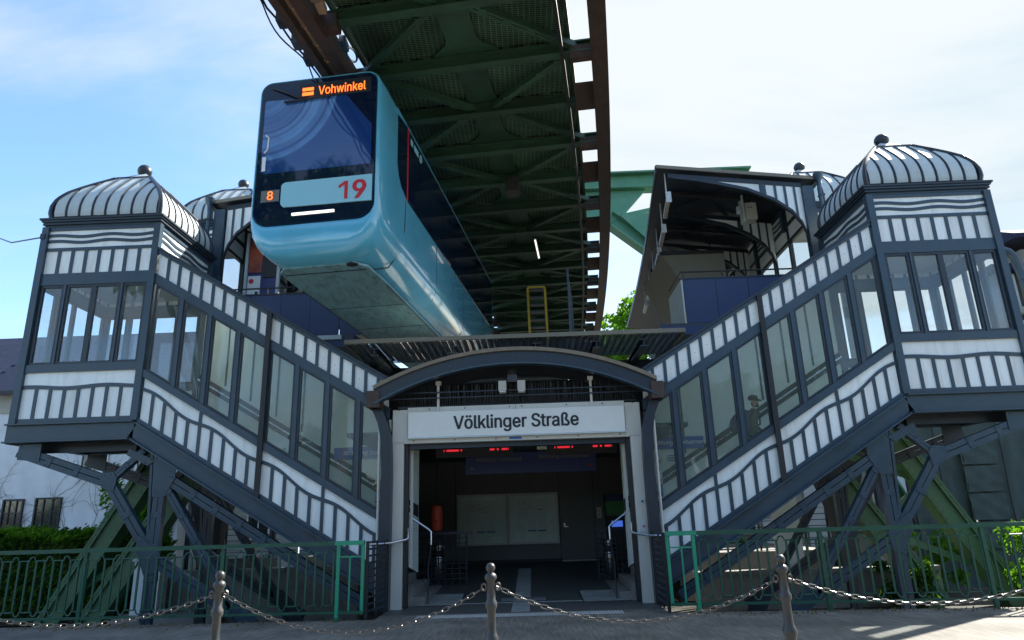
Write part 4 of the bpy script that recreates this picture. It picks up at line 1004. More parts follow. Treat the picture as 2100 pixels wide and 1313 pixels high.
for i, y in enumerate(nodes):
    part('cross_beam', MB().ibeam(tp(-2.36, y, 10.62), tp(2.56, y, 10.62), 0.20, 0.26, 0.03), 'green_dark', tk)
    part('end_bracket', MB().prism([(-.06, 0), (.10, 0), (.16, .5), (-.12, .5)] if i % 2 else [(-.12, 0), (.06, 0), (.10, .5), (-.62, .5)], 0, 1).map(lambda a, b, c, y=y: tp(2.12 + 0.5 * b, y + a, 10.36 + c * .5)), 'rust', tk)
    part('end_bracket', MB().box(0, 1, -.13, .13, 0, .3).map(lambda a, b, c, y=y: tp(-2.56 + .5 * a, y + b, 10.36 + c)), 'rust', tk)
    if i < len(nodes) - 1:
        yn = nodes[i + 1]; up = i % 2 == 0
        for s in (-1, 1):
            a, b = (tp(s * 0.2, y, 10.66), tp(s * 2.25, yn, 10.66)) if up else (tp(s * 2.25, y, 10.66), tp(s * 0.2, yn, 10.66))
            d = MB()
            for k in (-.05, .05): d.bar(Vector(a) + Vector((0, k, 0)), Vector(b) + Vector((0, k, 0)), 0.06, 0.14)
            for q in range(1, 5):
                c = Vector(a).lerp(Vector(b), q / 5); d.box(c.x - .08, c.x + .08, c.y - .08, c.y + .08, 10.585, 10.60)
            part('diagonal', d, 'green_dark', tk)
        sp_ = [(0.72, 0.0), (0.66, .08), (0.38, .22), (0.31, .32), (0.31, .68), (0.38, .78), (0.66, .92), (0.72, 1.0)]
        if i % 2 == 1: sp_ = [(0.31, 0), (0.31, .3), (0.31, .7), (0.31, 1.0)] if False else [(0.40, 0.0), (0.36, .1), (0.31, .25), (0.31, .75), (0.36, .9), (0.40, 1.0)]
        part('spine_plate', MB().loft([[tp(-w, y + (yn - y) * t, 10.77), tp(w, y + (yn - y) * t, 10.77), tp(w, y + (yn - y) * t, 10.80), tp(-w, y + (yn - y) * t, 10.80)] for w, t in sp_]), 'green_dark', tk, smooth=0)
        for s in (-1, 1):
            part('deck_panel', run(*((0.02, 2.12) if s > 0 else (-2.12, -0.02)), 10.86, 10.92, y + .02, yn - .02, 1.7), 'grating', tk, smooth=0)
    part('rivet', rivets([tp(-2.2 + q * .2, y + e, 10.489) for q in range(23) for e in (-.06, .06)], 0.014, (0, 0, -1)), 'green_dark', tk, kind='stuff') if i < 9 else None
part('deck_sun_block', run(-2.1, 2.1, 10.94, 10.98, 6.8, 43, 1.7), 'black', tk, smooth=0)  # unseen sheet over the deck, added to keep sunlight from coming through
part('side_girder', run(2.10, 2.16, 10.74, 11.0, 6.8, 43), 'green_dark', tk)
part('side_girder', run(-2.20, -2.14, 10.74, 11.0, 6.8, 43), 'green_dark', tk)
part('cable_tube', run(1.93, 2.0, 10.42, 10.50, 6.5, 43), 'black', tk)
b = MB(); r_ = random.Random(3)
pts = [tp(-3.03 - r_.uniform(0, .06), yy, 10.42 + r_.uniform(-.06, .06)) for yy in [6 + i * .35 for i in range(24)]]
b.tube(pts, 0.022, 6)
pts = [tp(-3.06 - .12 * abs(math.sin(yy * 1.7)), yy, 10.36 + .05 * math.sin(yy * 3)) for yy in [6 + i * .2 for i in range(36)]]
b.tube(pts, 0.016, 6)
part('cable', b, 'black', tk)
for yy, m, w in ((8.9, 'timber', .15), (9.75, 'beige', .13), (10.05, 'orange', .12), (11.1, 'chrome', .10)):
    p = tp(-2.22, yy, 10.5); part('insulator_box', MB().box(p[0] - w * .6, p[0] + w * .6, yy - .16, yy + .16, 10.42, 10.56), m if m != 'orange' else 'timber', tk)
for yy in (10.3, 10.9, 11.4):
    p = tp(-3.05, yy, 10.45); part('switch_box', MB().box(p[0] - .07, p[0] + .07, yy - .12, yy + .12, 10.32, 10.5), 'black' if yy != 10.9 else 'iron', tk)
p = tp(-2.14, 11.1, 10.5)
part('insulator_ring', MB().tube([(p[0] + .09 * math.cos(a), p[1] + .22 * math.sin(a), 10.45) for a in [i * PI / 8 for i in range(16)]], 0.022, 6, True), 'chrome', tk)
# green portal frame over the track, and the splayed green legs in front of it
pf = thing('track_portal_frame', 'moss green riveted portal beam crossing behind the right platform roof', 'portal frame', (0, 24, -0.6))
YP, KP = 24.0, 24.0 / 18.0
SC = lambda x, z: (x * KP * .985, 1.5 + (z - 1.5) * KP)
ZT0, ZT1 = SC(0, 10.58)[1], SC(0, 11.10)[1]
part('top_beam', MB().ibeam((-9.2, YP, (ZT0 + ZT1) / 2), (9.1, YP, (ZT0 + ZT1) / 2), 0.6, ZT1 - ZT0, 0.07), 'portal_green', pf)
part('web_plate', MB().prism([SC(*q) for q in ((-3.85, 10.57), (3.85, 10.57), (3.1, 9.75), (2.62, 9.50), (-2.62, 9.50), (-3.1, 9.75))], YP - .05, YP + .05), 'portal_green', pf)
part('bottom_flange', MB().box(-3.6, 3.6, YP - .3, YP + .3, SC(0, 9.44)[1], SC(0, 9.495)[1]), 'portal_green', pf)
part('rivet', rivets([(x, YP - .301, z) for z in (ZT0 + .04, ZT1 - .04) for x in [2.5 + i * .22 for i in range(28)]], .03), 'portal_green', pf, kind='stuff')
for s in (-1, 1):
    K0, K1, K2 = [Vector((s * SC(x, z)[0], YP, SC(x, z)[1])) for x, z in ((2.7, 9.72), (4.6, 8.1), (8.3, 4.2))]
    part('leg', MB().ibeam(K0, K1, 0.6, 0.55, 0.06, (0, 1, 0)).ibeam(K1, K2, 0.6, 0.55, 0.06, (0, 1, 0)).ibeam(K2, (s * 13.6, YP, -.6), 0.6, 0.55, 0.06, (0, 1, 0)), 'portal_green', pf)
    part('gusset_plate', MB().prism([(s * SC(x, z)[0], SC(x, z)[1]) for x, z in ((3.0, 9.7), (4.3, 9.75), (4.5, 9.2), (3.9, 8.75))], YP - .34, YP - .31), 'portal_green', pf)
    part('stiffener', MB().bar((s * SC(3.1, 0)[0], YP - .1, SC(0, 9.75)[1]), (s * SC(4.4, 0)[0], YP - .1, SC(0, 10.0)[1]), .08, .16), 'portal_green', pf)
    lg = thing('splayed_legs', f'pair of moss green riveted struts leaning up below the {"left" if s < 0 else "right"} stair tower', 'strut', (s * 10.5, 16.6, -.6))
    YL = 16.6; off = -0.95 if s < 0 else -1.75
    LX = lambda z, x0: s * (10.95 + x0 - (z + .6) * (.575 - .03 * x0))
    for x0, nm in ((0.0, 'outer_leg'), (off, 'inner_leg')):
        P0, P1 = Vector((LX(-.62, x0), YL, -0.62)), Vector((LX(5.62, x0), YL, 5.62))
        o = part(nm, MB().ibeam(P0, P1, 0.40, 0.50, 0.045, (0, 1, 0)), 'green_steel', lg)
        d = (P1 - P0).normalized(); L = (P1 - P0).length; nn = Vector((d.z, 0, -d.x))
        part('web_cover', MB().bar(P0 - Vector((0, .13, 0)), P1 - Vector((0, .13, 0)), .02, .40, (0, 1, 0)), 'green_steel', o)
        for k in (-.19, .19): part('flange_angle', MB().bar(P0 + nn * k - Vector((0, .17, 0)), P1 + nn * k - Vector((0, .17, 0)), .05, .12, (0, 1, 0)), 'green_steel', o)
        part('rivet', rivets([P0 + d * (L * q / 44) + nn * k + Vector((0, -.196, 0)) for q in range(1, 36) for k in (-.19, .19)], 0.022), 'green_steel', o, kind='stuff')
    for q, (z0, z1) in enumerate(((0.1, 1.1), (1.1, 2.1), (2.1, 3.1), (3.1, 4.1))):
        a, e = (0, off) if q % 2 == 0 else (off, 0)
        part('lacing_bar', MB().bar((LX(z0, a), YL + .02, z0), (LX(z1, e), YL + .02, z1), 0.03, 0.14, (0, 1, 0)), 'green_steel', lg)

# ------------------------------------------------------------------ train
HD = math.atan(0.118)
dS, dR = Vector((math.sin(HD), math.cos(HD), 0)), Vector((math.cos(HD), -math.sin(HD), 0))
OT = Vector((-3.455, 10.95, 0))
T = lambda r, s, z: OT + dR * r + dS * s + Vector((0, 0, z))
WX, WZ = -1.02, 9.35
tn = thing('suspended_train', 'cyan suspended train number 19 hanging from the left rail', 'train', T(0, 6, 6))
def ring(s, hw, zb, zt, rb, rt, n=8, sb=None):
    """rounded cross-section; sb = where its underside sits, so that the nose drops steeply to the belly"""
    pts = []
    for cx, cz, r, a0 in ((hw - rb, zb + rb, rb, -PI / 2), (hw - rt, zt - rt, rt, 0), (-hw + rt, zt - rt, rt, PI / 2), (-hw + rb, zb + rb, rb, PI)):
        for i in range(n + 1):
            z = cz + r * math.sin(a0 + PI / 2 * i / n); q = s
            if sb is not None:
                t = min(1, max(0, (7.0 - z) / (7.0 - zb))); t = t * t * (3 - 2 * t); q = s + (sb - s) * t
            pts.append((cx + r * math.cos(a0 + PI / 2 * i / n), q, z))
    return pts
def TP(name, mb, m, par=tn, smooth=35, **k): return part(name, mb.map(lambda r, s, z: T(r, s, z)), m, par, smooth=smooth, **k)
LEN = 11.9
rings = [ring(0.03, 1.13, 6.66, 9.62, .30, .2), ring(0.0, 1.15, 6.64, 9.64, .32, .22), ring(0.03, 1.18, 6.58, 9.665, .36, .25, sb=-.01), ring(0.12, 1.195, 6.44, 9.69, .42, .3, sb=-.015), ring(0.3, 1.215, 6.28, 9.71, .50, .34, sb=0.0), ring(0.55, 1.225, 6.14, 9.72, .60, .36, sb=.05),
         ring(0.85, 1.23, 6.05, 9.725, .70, .38, sb=.14), ring(1.2, 1.23, 6.0, 9.73, .76, .38, sb=.36), ring(LEN - .4, 1.23, 6.0, 9.73, .78, .38), ring(LEN, 1.18, 6.15, 9.68, .7, .36)]
TP('body', MB().loft(rings), 'cyan', smooth=50)
fg = TP('front_glass', MB().loft([ring(-0.006, 1.12, 6.67, 9.61, .29, .19), ring(0.02, 1.13, 6.66, 9.62, .30, .2)]), 'train_glass')
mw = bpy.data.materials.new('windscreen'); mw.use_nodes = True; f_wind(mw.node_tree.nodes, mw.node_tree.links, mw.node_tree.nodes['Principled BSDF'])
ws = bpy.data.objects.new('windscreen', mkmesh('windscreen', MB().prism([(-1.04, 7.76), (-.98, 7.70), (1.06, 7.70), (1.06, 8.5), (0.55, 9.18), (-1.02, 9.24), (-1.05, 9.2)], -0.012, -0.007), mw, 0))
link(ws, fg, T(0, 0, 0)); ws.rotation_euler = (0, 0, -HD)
pl = TP('number_plate', MB().prism([(-.54, 6.99), (-.58, 7.03), (-.6, 7.08), (-.6, 7.42), (-.57, 7.46), (-.52, 7.48), (1.10, 7.48), (1.10, 6.97)], -0.03, -0.007), 'cyan_panel', smooth=0)
text('digit', '9', pl, T(0.875, -0.032, 7.21), 0.225, 'red', rot=(R(90), 0, -HD), height=0.345, bold=0.025)
TP('digit', MB().prism([(.66, 7.04), (.66, 7.385), (.60, 7.385), (.48, 7.30), (.505, 7.255), (.60, 7.318), (.60, 7.04)], -0.036, -0.0305), 'red', pl, smooth=0)
TP('headlight_bar', MB().box(-.37, .42, -0.03, -0.007, 6.815, 6.86), 'lamp_white')
d7 = TP('line_display', MB().box(-.99, -.64, -0.012, -0.007, 7.13, 7.36), 'hallwall')
text('lettering', '8', d7, T(-0.81, -0.02, 7.25), 0.11, 'led_amber', rot=(R(90), 0, -HD), height=0.17)
TP('destination_display', MB().box(-.38, 1.02, -0.011, -0.007, 9.2, 9.52), 'ink')
text('lettering', 'Vohwinkel', tn, T(0.46, -0.016, 9.345), 0.92, 'led_amber', rot=(R(90), 0, -HD), height=0.19, bold=0.006)
for z in (9.40, 9.30): TP('display_symbol', MB().box(-.32, -.10, -0.018, -0.011, z - .035, z + .03), 'led_amber')
TP('wiper', MB().tube([(-.92, -.03, 9.50), (-.38, -.06, 9.22), (-.2, -.06, 9.2)], 0.016, 6).tube([(-.65, -.05, 9.15), (.3, -.05, 9.19)], 0.022, 6), 'ink')
TP('cab_handle', MB().tube([(-.98, -.02, 8.5), (-.92, -.02, 8.44), (-.93, -.02, 8.2), (-.99, -.02, 8.13)], 0.014, 6), 'white_ink')
TP('cab_post', MB().box(-1.02, -.95, -.016, -.012, 7.76, 8.05), 'white_ink')
# side glazing, flush and slightly proud of the body
for sgn in (1, -1):
    X_ = lambda b, sgn=sgn: b.map(lambda s, r, z: (sgn * (1.23 + r), s, z))
    TP('side_window', X_(MB().prism([(0.98, 8.25), (1.08, 8.02), (1.25, 7.86), (1.58, 7.76), (1.58, 9.38), (0.98, 9.30)], 0.0, 0.012)), 'train_glass', smooth=0)
    TP('door_edge_stripe', X_(MB().box(1.585, 1.66, 0.0, 0.016, 7.74, 9.38)), 'red', smooth=0)
    ss = [1.67, 2.45, 3.25, 4.6, 5.9, 6.6, 7.3, 8.6, 9.9, 10.6, LEN - .45]
    for a, c in zip(ss, ss[1:]):
        TP('side_window', X_(MB().box(a, c - .015, 0.0, 0.012, 7.74, 9.38)), 'train_glass', smooth=0)
    TP('roof_gutter', X_(MB().box(0.9, LEN - .4, -0.01, 0.022, 9.385, 9.41)), 'cyan', smooth=0)
    TP('side_crease', X_(MB().box(1.25, LEN - .4, -.045, -.008, 6.74, 6.755)), 'zinc', smooth=0)
for a0, w0 in ((1.80, .16), (2.05, .32)):
    TP('door_mark', MB().prism([(a0, 9.12), (a0 + w0, 9.12), (a0 + w0, 9.26), (a0, 9.26)], 1.243, 1.247, 'X').map(lambda x, y, z: (x, y, z)), 'cyan_panel', smooth=0)
TP('door_mark', MB().tube([(1.246, 2.55 + .07 * math.cos(a), 9.19 + .085 * math.sin(a)) for a in [i * PI / 8 for i in range(16)]], 0.012, 4, True), 'cyan_panel')
TP('belly_panel', MB().prism([(-.84, .62), (-.66, 0.40), (.66, 0.40), (.84, .62), (.88, 1.5), (.88, LEN - .6), (-.88, LEN - .6), (-.88, 1.5)], 5.975, 6.02, 'Z'), 'belly', smooth=0)
TP('belly_seam', MB().box(-.78, .78, .70, .73, 5.968, 5.976).box(-.87, -.85, 1.6, LEN - .6, 5.968, 5.976).box(.85, .87, 1.6, LEN - .6, 5.968, 5.976), 'ink', smooth=0)
TP('chin_seam', MB().tube([(1.228, 1.55, 7.7), (1.236, 1.5, 7.1), (1.19, 1.40, 6.55), (1.02, 1.2, 6.16), (.86, .9, 6.03), (.74, .55, 5.99)], 0.012, 5), 'ink')
for s0 in (4.0, 6.95, 9.85):
    for sg_ in (1, -1):
        TP('body_seam', MB().tube([(sg_ * 1.232, s0, 7.72), (sg_ * 1.232, s0, 6.78)] + [(sg_ * (.45 + .783 * math.cos(q)), s0, 6.78 + .783 * math.sin(q)) for q in [-PI / 2 * i / 6 for i in range(1, 6)]], 0.007, 4), 'ink')
for q_ in (-.45, .1, .55):
    TP('belly_joint', MB().box(-.84, .84, 4.2 + 6 * q_ * .5, 4.215 + 6 * q_ * .5, 5.969, 5.9755), 'ink', smooth=0)
TP('coupling_cover', MB().ball((.60, .46, 5.985), 0.09, 8, sx=1.4, sz=.4), 'ink')
TP('roof_unit', MB().box(-.75, -.1, 0.55, 1.4, 9.72, 9.92), 'belly', smooth=0)
for s0 in (2.2, 9.0):
    TP('bogie', MB().box(-.45, .25, s0 - .7, s0 + .7, 9.95, 10.25), 'black', smooth=0)
    TP('hanger', MB().box(-.3, .1, s0 - .25, s0 + .25, 9.72, 9.95), 'black', smooth=0)

# ------------------------------------------------------------------ platforms and their curved roofs
def pe(s, y, o):      # platform-side offset o outside the running rail on side s
    return (xr(y) + o) if s > 0 else (xr(y) - 5.25 - o)
YF = 16.4
def platform(s, nm):
    p = thing('station_platform', f'raised {nm} station platform with navy blue end parapet', 'platform', (s * 5.8, 20, 5.9))
    yy = [YF, 20, 24, 28, 32]
    part('deck', MB().loft([[(pe(s, y, 1.25), y, 5.86), (s * 7.7, y, 5.86), (s * 7.7, y, 6.08), (pe(s, y, 1.25), y, 6.08)] for y in yy]), 'steel_dark', p)
    part('edge_beam', MB().loft([[(pe(s, y, 1.20), y - .03, 5.80), (pe(s, y, 1.24), y - .03, 5.80), (pe(s, y, 1.24), y - .03, 6.1), (pe(s, y, 1.20), y - .03, 6.1)] for y in yy]), 'navy', p)
    xi, xo = (4.28, 7.5) if s > 0 else (-4.46, -7.5)
    part('front_beam', MB().box(min(pe(s, YF, 1.2), s * 7.5), max(pe(s, YF, 1.2), s * 7.5), YF - .06, YF - .002, 5.78, 6.0), 'navy', p)
    n = 4
    for i in range(n):
        a, b = xi + (xo - xi) * i / n, xi + (xo - xi) * (i + 1) / n
        part('parapet_panel', MB().box(min(a, b) + .006, max(a, b) - .006, YF + .02, YF + .06, 6.09, 7.24), 'navy', p)
    part('parapet_side', MB().box(min(xi - s * .06, xi - s * .02), max(xi - s * .06, xi - s * .02), YF + .02, YF + 1.6, 6.09, 7.24), 'zinc' if s > 0 else 'steel_dark', p)
    part('parapet_cap', MB().bar((xi - s * .08, YF + .04, 7.26), (xo, YF + .04, 7.26), 0.08, 0.03), 'steel_dark', p)
    part('handrail', MB().tube([(xi - s * .05, YF + 1.5, 7.45), (xi - s * .05, YF + .05, 7.45), (xo, YF + .05, 7.43)], 0.022, 6), 'black', p)
    for q in range(4):
        x = xi + (xo - xi) * q / 3.2; part('rail_post', MB().box(x - .015, x + .015, YF + .03, YF + .06, 7.27, 7.44), 'black', p)
    if s < 0:
        part('low_panel', MB().box(-4.43, -3.75, YF + .0, YF + .05, 6.1, 6.85), 'navy', p)
        part('ledge_box', MB().box(-4.95, -4.35, YF - .1, YF - .065, 5.97, 6.08), 'zinc', p)
    for y in (19, 22, 25):
        part('support_beam', MB().ibeam((pe(s, y, 1.4), y, 5.66), (s * 7.6, y, 5.66), 0.2, 0.36, .03), 'black', p)
    # side wall towards the street
    for i in range(9):
        y = YF + .1 + i * 1.25
        part('wall_post', MB().box(s * 7.66 - .05, s * 7.66 + .05, y - .05, y + .05, 6.08, 9.72), 'steel_dark', p)
        if i < 8:
            part('wall_panel', MB().box(s * 7.66 - .02, s * 7.66 + .02, y + .05, y + 1.2, 9.25, 9.62), 'panel', p)
            part('wall_panel', MB().box(s * 7.66 - .02, s * 7.66 + .02, y + .05, y + 1.2, 8.75, 9.12), 'panel', p)
            part('wall_panel', MB().box(s * 7.66 - .02, s * 7.66 + .02, y + .05, y + 1.2, 6.1, 7.0), 'navy', p)
            part('wall_pane', MB().box(s * 7.66 - .008, s * 7.66 + .008, y + .05, y + 1.2, 7.06, 8.66), 'glass', p)
    for z in (7.03, 8.70, 9.18, 9.68):
        part('wall_rail', MB().box(s * 7.66 - .045, s * 7.66 + .045, YF + .1, YF + 10.1, z - .045, z + .045), 'steel_dark', p)
    # roof
    r = thing('platform_roof', f'dark curved roof over the {nm} platform with striped arched end wall', 'platform roof', (s * 5.8, 20, 9.9))
    RZ = lambda x: 10.325 - 0.127 * (abs(x) - 3.9)
    yy = [16.3 + .8 * i for i in range(20)]
    xo = 7.92
    part('roof_sheet', MB().loft([[(pe(s, y, 1.48), y, RZ(pe(s, y, 1.48))), (s * xo, y, RZ(xo)), (s * xo, y, RZ(xo) + .08), (pe(s, y, 1.48), y, RZ(pe(s, y, 1.48)) + .08)] for y in yy]), 'steel_dark', r)
    part('roof_edge_strip', MB().box(min(pe(s, 16.3, 1.46), s * xo), max(pe(s, 16.3, 1.46), s * xo), 16.26, 16.297, 0, .09).map(lambda x, y, z: (x, y, z + RZ(x) + .005)), 'beige', r)
    part('inner_fascia', MB().loft([[(pe(s, y, 1.44), y, RZ(pe(s, y, 1.48)) - .10), (pe(s, y, 1.475), y, RZ(pe(s, y, 1.48)) - .10), (pe(s, y, 1.475), y, RZ(pe(s, y, 1.48)) + .09), (pe(s, y, 1.44), y, RZ(pe(s, y, 1.48)) + .09)] for y in yy]), 'black', r)
    cb = MB(); y = 16.36
    while y < 30:
        x0, x1 = sorted((pe(s, y, 1.56), s * (xo - .05)))
        cb.box(x0, x1, y, y + .05, 0, .025).v[-8:] = [(x, yv, z + RZ(x) - .027) for x, yv, z in cb.v[-8:]]
        y += .125
    part('roof_corrugation', cb, 'steel_dark', r, kind='stuff')
    arch = [(4.26, 10.13), (4.9, 10.02), (5.47, 9.88), (6.18, 9.69), (6.86, 9.36), (7.29, 9.0), (7.49, 8.67), (7.57, 8.41)]
    def ya(y):
        sh = abs(pe(s, y, 1.5)) - (abs(pe(s, 16.4, 1.5))); k = (7.6 - 4.2 - sh) / 3.4
        return lambda x: s * (7.6 - (7.6 - x) * k)
    def zar(x):
        for (a, z0), (b, z1) in zip(arch, arch[1:]):
            if x <= b: return z0 + (z1 - z0) * (x - a) / (b - a)
        return arch[-1][1]
    for j, y in enumerate((16.42, 18.7, 21.0, 23.4, 25.8)):
        g = ya(y)
        b = MB()
        b.loft([[(g(x), y - .05, z - .06), (g(x), y + .05, z - .06), (g(x), y + .05, z + .03), (g(x), y - .05, z + .03)] for x, z in arch + [(7.6, 7.9 if j == 0 else 6.1)]])
        part('arch_rib', b, 'steel_dark', r)
        part('top_chord', MB().bar((g(4.16), y, RZ(abs(g(4.16))) - .13), (g(7.6), y, RZ(7.6) - .13), 0.08, .12), 'steel_dark', r)
        edges = [4.3, 6.51, 6.67, 6.88, 6.94, 7.13, 7.19, 7.38, 7.43, 7.58]
        for k in range(0, len(edges) - 1, 1):
            a, c = edges[k], edges[k + 1]; isw = k % 2 == 0
            xs = [a + (c - a) * q / 4 for q in range(5)] if k == 0 else [a, (a + c) / 2, c]
            lo = [(g(x), zar(x) + .03) for x in xs]; hi = [(g(x), RZ(abs(g(x))) - .19) for x in reversed(xs)]
            part('spandrel_panel' if isw else 'spandrel_rib', MB().prism(lo + hi, y - (.02 if isw else .045), y + .02), 'panel' if isw else 'steel', r)
        if j:
            part('roof_purlin', MB().bar((g(4.2), y - 1.2, RZ(abs(g(4.2))) - .08), (g(7.5), y - 1.2, RZ(7.5) - .08), 0.1, .1), 'black', r)
            for a, c in ((4.3, 6.2), (6.2, 4.3)):
                part('wind_brace', MB().bar((g(a), y - 2.2, RZ(abs(g(a))) - .06), (g(c), y - .1, RZ(abs(g(c))) - .06), 0.03, .03), 'black', r)
    part('column', MB().box(s * 7.74 - .15, s * 7.74 + .13, YF - .10, YF + .14, 5.0, 9.66), 'steel', r)
    part('rivet', rivets([(s * 7.74 + q, YF - .101, 7.2 + i * .16) for i in range(15) for q in (-.1, .08)], .014), 'steel_dark', r, kind='stuff')
    part('gutter', MB().bar((s * 7.98, 16.25, RZ(7.95) - .02), (s * 7.98, 28, RZ(7.95) - .02), .14, .1), 'steel_dark', r)
    d = thing('downpipe', f'blue-grey downpipe in front of the {nm} platform roof column', 'downpipe', (s * 8.05, 16.3, 7))
    part('tube', MB().tube([(s * 8.0, 16.22, 9.9), (s * 8.0, 16.22, 9.72), (s * 7.97, 16.2, 9.5), (s * 8.0, 16.2, 6.8)], .055, 8), 'steel', d)
    part('funnel', MB().lathe(s * 8.0, 16.22, [(.05, 9.72), (.12, 9.86), (.13, 9.95)], 12), 'steel', d)
    for z in (8.1, 9.3): part('pipe_clamp', MB().box(s * 8.0 - .07, s * 8.0 + .07, 16.14, 16.28, z, z + .04), 'steel_dark', d)
    return r
platform(1, 'right'); platform(-1, 'left')
for i, od in enumerate(('first', 'second', 'third', 'fourth', 'fifth', 'sixth')):
    y = 16.35 + i * 1.75; x = pe(1, y, 1.72)
    t_ = thing('hanging_light', f'{od} pale tube light counted from the front corner under the right platform roof edge', 'light', (x, y, 9.5), 'tube lights along the right platform roof edge')
    x1 = pe(1, y + 1.2, 1.72)
    part('tube_box', MB().bar((x, y, 9.38 if i else 9.5), (x1, y + 1.2, 9.38 if i else 9.5), .10, .12), 'paleglow', t_)
    part('end_plate', MB().box(x - .07, x + .07, y - .03, y - .004, 9.26 if i else 9.36, 9.52 if i else 9.66), 'zinc', t_)
    part('hanger', MB().bar((x, y + .2, 9.4), (x, y + .2, 10.3), .03, .03), 'zinc', t_)
cv = thing('control_box', 'grey control box and camera hanging below the right platform roof', 'control box', (6.55, 17.5, 9.5))
part('box', MB().box(6.43, 6.74, 17.4, 17.75, 9.28, 9.76), 'paleglow', cv)
part('mounting_plate', MB().box(6.36, 6.41, 17.42, 17.7, 9.22, 10.1), 'zinc', cv)
part('camera', MB().tube([(6.2, 17.3, 9.42), (6.24, 17.4, 9.62)], .06, 10), 'zinc', cv)
part('cable', MB().tube([(6.6, 17.5, 9.76), (6.68, 17.5, 9.88), (6.56, 17.5, 9.98), (6.5, 17.5, 10.1)], .015, 6), 'cream', cv)
for x in (6.52, 6.6): part('switch', MB().ball((x, 17.4, 9.62), .02, 8), 'ink', cv)
sf = thing('beige_soffit_box', 'beige boxed soffit hanging over the right platform edge', 'soffit', (5.2, 20, 8.6))
part('box', MB().prism([(pe(1, 20, 1.7), 9.2), (pe(1, 20, 3.6), 9.15), (pe(1, 20, 3.6), 8.0), (pe(1, 20, 2.6), 7.6)], 19.6, 23), 'beige', sf)
part('edge_trim', MB().box(pe(1, 20, 1.65), pe(1, 20, 3.6), 19.55, 19.598, 9.16, 9.26), 'black', sf)
# left platform posters
pb = thing('poster_board', 'glazed board with red and dark posters on the left platform', 'poster board', (-6.9, 17.2, 7.5))
part('frame', MB().box(-7.3, -7.22, 17.1, 17.2, 6.1, 9.3).box(-6.42, -6.34, 17.1, 17.2, 6.1, 9.3).box(-7.22, -6.42, 17.1, 17.2, 9.2, 9.3), 'zinc', pb)
part('poster', MB().box(-7.2, -6.84, 17.13, 17.16, 8.15, 9.1), 'poster', pb, label='red and orange poster')
part('poster', MB().box(-6.8, -6.45, 17.13, 17.16, 8.0, 9.1), 'black', pb, label='dark poster with pale marks')
part('poster', MB().box(-7.2, -6.86, 17.13, 17.16, 7.1, 8.05), 'signwhite', pb, label='white poster with a red roundel')
part('roundel', MB().ball((-7.1, 17.12, 7.9), .07, 10, sy=.2), 'red', pb)
part('figure_print', MB().box(-6.98, -6.90, 17.12, 17.13, 7.15, 7.6), 'ink', pb)
part('backing', MB().box(-7.22, -6.42, 17.16, 17.2, 6.1, 9.2), 'signblue', pb)
# things seen under the track
lad = thing('yellow_stair', 'narrow yellow railed service stair under the track behind the train', 'service stair', (.62, 20, 6.5))
for x in (.35, .88): part('stringer', MB().bar((x, 20, 8.4), (x + .02, 19.7, 6.2), .07, .05), 'yellow', lad)
part('top_bar', MB().bar((.35, 20, 8.42), (.88, 20, 8.42), .05, .05), 'yellow', lad)
for i in range(9): part('tread', MB().box(.39, .84, 19.95 - i * .03, 20.15 - i * .03, 6.4 + i * .23, 6.43 + i * .23), 'steel_dark', lad)
gr = thing('platform_gate', 'grey barred gate panel beside the yellow service stair', 'gate', (.1, 19.5, 6.5))
for y in (18.2, 20.6): part('post', MB().box(pe(-1, y, -4.15) - .03, pe(-1, y, -4.15) + .03, y - .03, y + .03, 6.0, 8.3), 'steel', gr)
for i in range(7): part('bar', MB().bar((pe(-1, 18.2, -4.15), 18.2, 6.3 + i * .3), (pe(-1, 20.6, -4.15), 20.6, 6.3 + i * .3), .03, .03), 'steel', gr)
sw = thing('track_service_wall', 'dark closing wall of the service deck under the far track', 'wall', (0, 33, 7))
part('wall', MB().box(-3.6, 2.2, 32.9, 33.1, 4.5, 10.2), 'black', sw)
for i in range(9): part('board', MB().box(-3.5 + i * .63, -2.92 + i * .63, 32.86, 32.9, 4.6, 9.9), 'steel_dark', sw)
lt = thing('light_strip', 'thin white strip light on the dark track underside', 'light', (.4, 17.6, 10.4))
part('tube', MB().bar(tp(.42, 21.0, 10.40), tp(.42, 22.6, 10.40), .05, .04), 'lamp_white', lt)
part('housing', MB().bar(tp(.42, 20.9, 10.45), tp(.42, 22.7, 10.45), .1, .06), 'black', lt)
pbx = thing('cable_cabinet', 'pale grey cabinet fixed under the track spine', 'cabinet', tp(.2, 16.9, 10.4))
p = tp(.2, 16.9, 10.4); part('box', MB().box(p[0] - .17, p[0] + .17, 16.75, 17.2, 10.1, 10.5), 'iron', pbx)
part('bracket', MB().box(p[0] - .2, p[0] + .2, 16.9, 17.0, 10.5, 10.62), 'green_dark', pbx)

# ------------------------------------------------------------------ direction boards behind the gallery glass
for s, txt, w, nm in ((-1, 'Richtung Vohwinkel', 1.25, 'left'), (1, 'Richtung Oberbarmen', 1.18, 'right')):
    bd = thing('direction_board', f'blue board reading {txt} behind the {nm} gallery glass', 'sign', (s * 3.5, 15.79, 3.1))
    part('board', MB().box(-4.25 if s < 0 else 2.75, -2.6 if s < 0 else 4.2, 15.765, 15.785, 2.96, 3.23), 'boardblue', bd)
    text('lettering', txt, bd, (-3.40 if s < 0 else 3.62, 15.762, 3.095), w, 'white_ink', bold=0.012)
    for k in range(3):
        part('small_print', MB().box((-3.1 if s < 0 else 3.35), (-2.72 if s < 0 else 3.75) - .05 * k, 15.77, 15.783, 2.80 - k * .05, 2.82 - k * .05), 'blue_ink', bd)
nt = thing('pictogram_sign', 'small white sign with bicycle pictogram behind the right gallery glass', 'sign', (3.1, 15.78, 2.7))
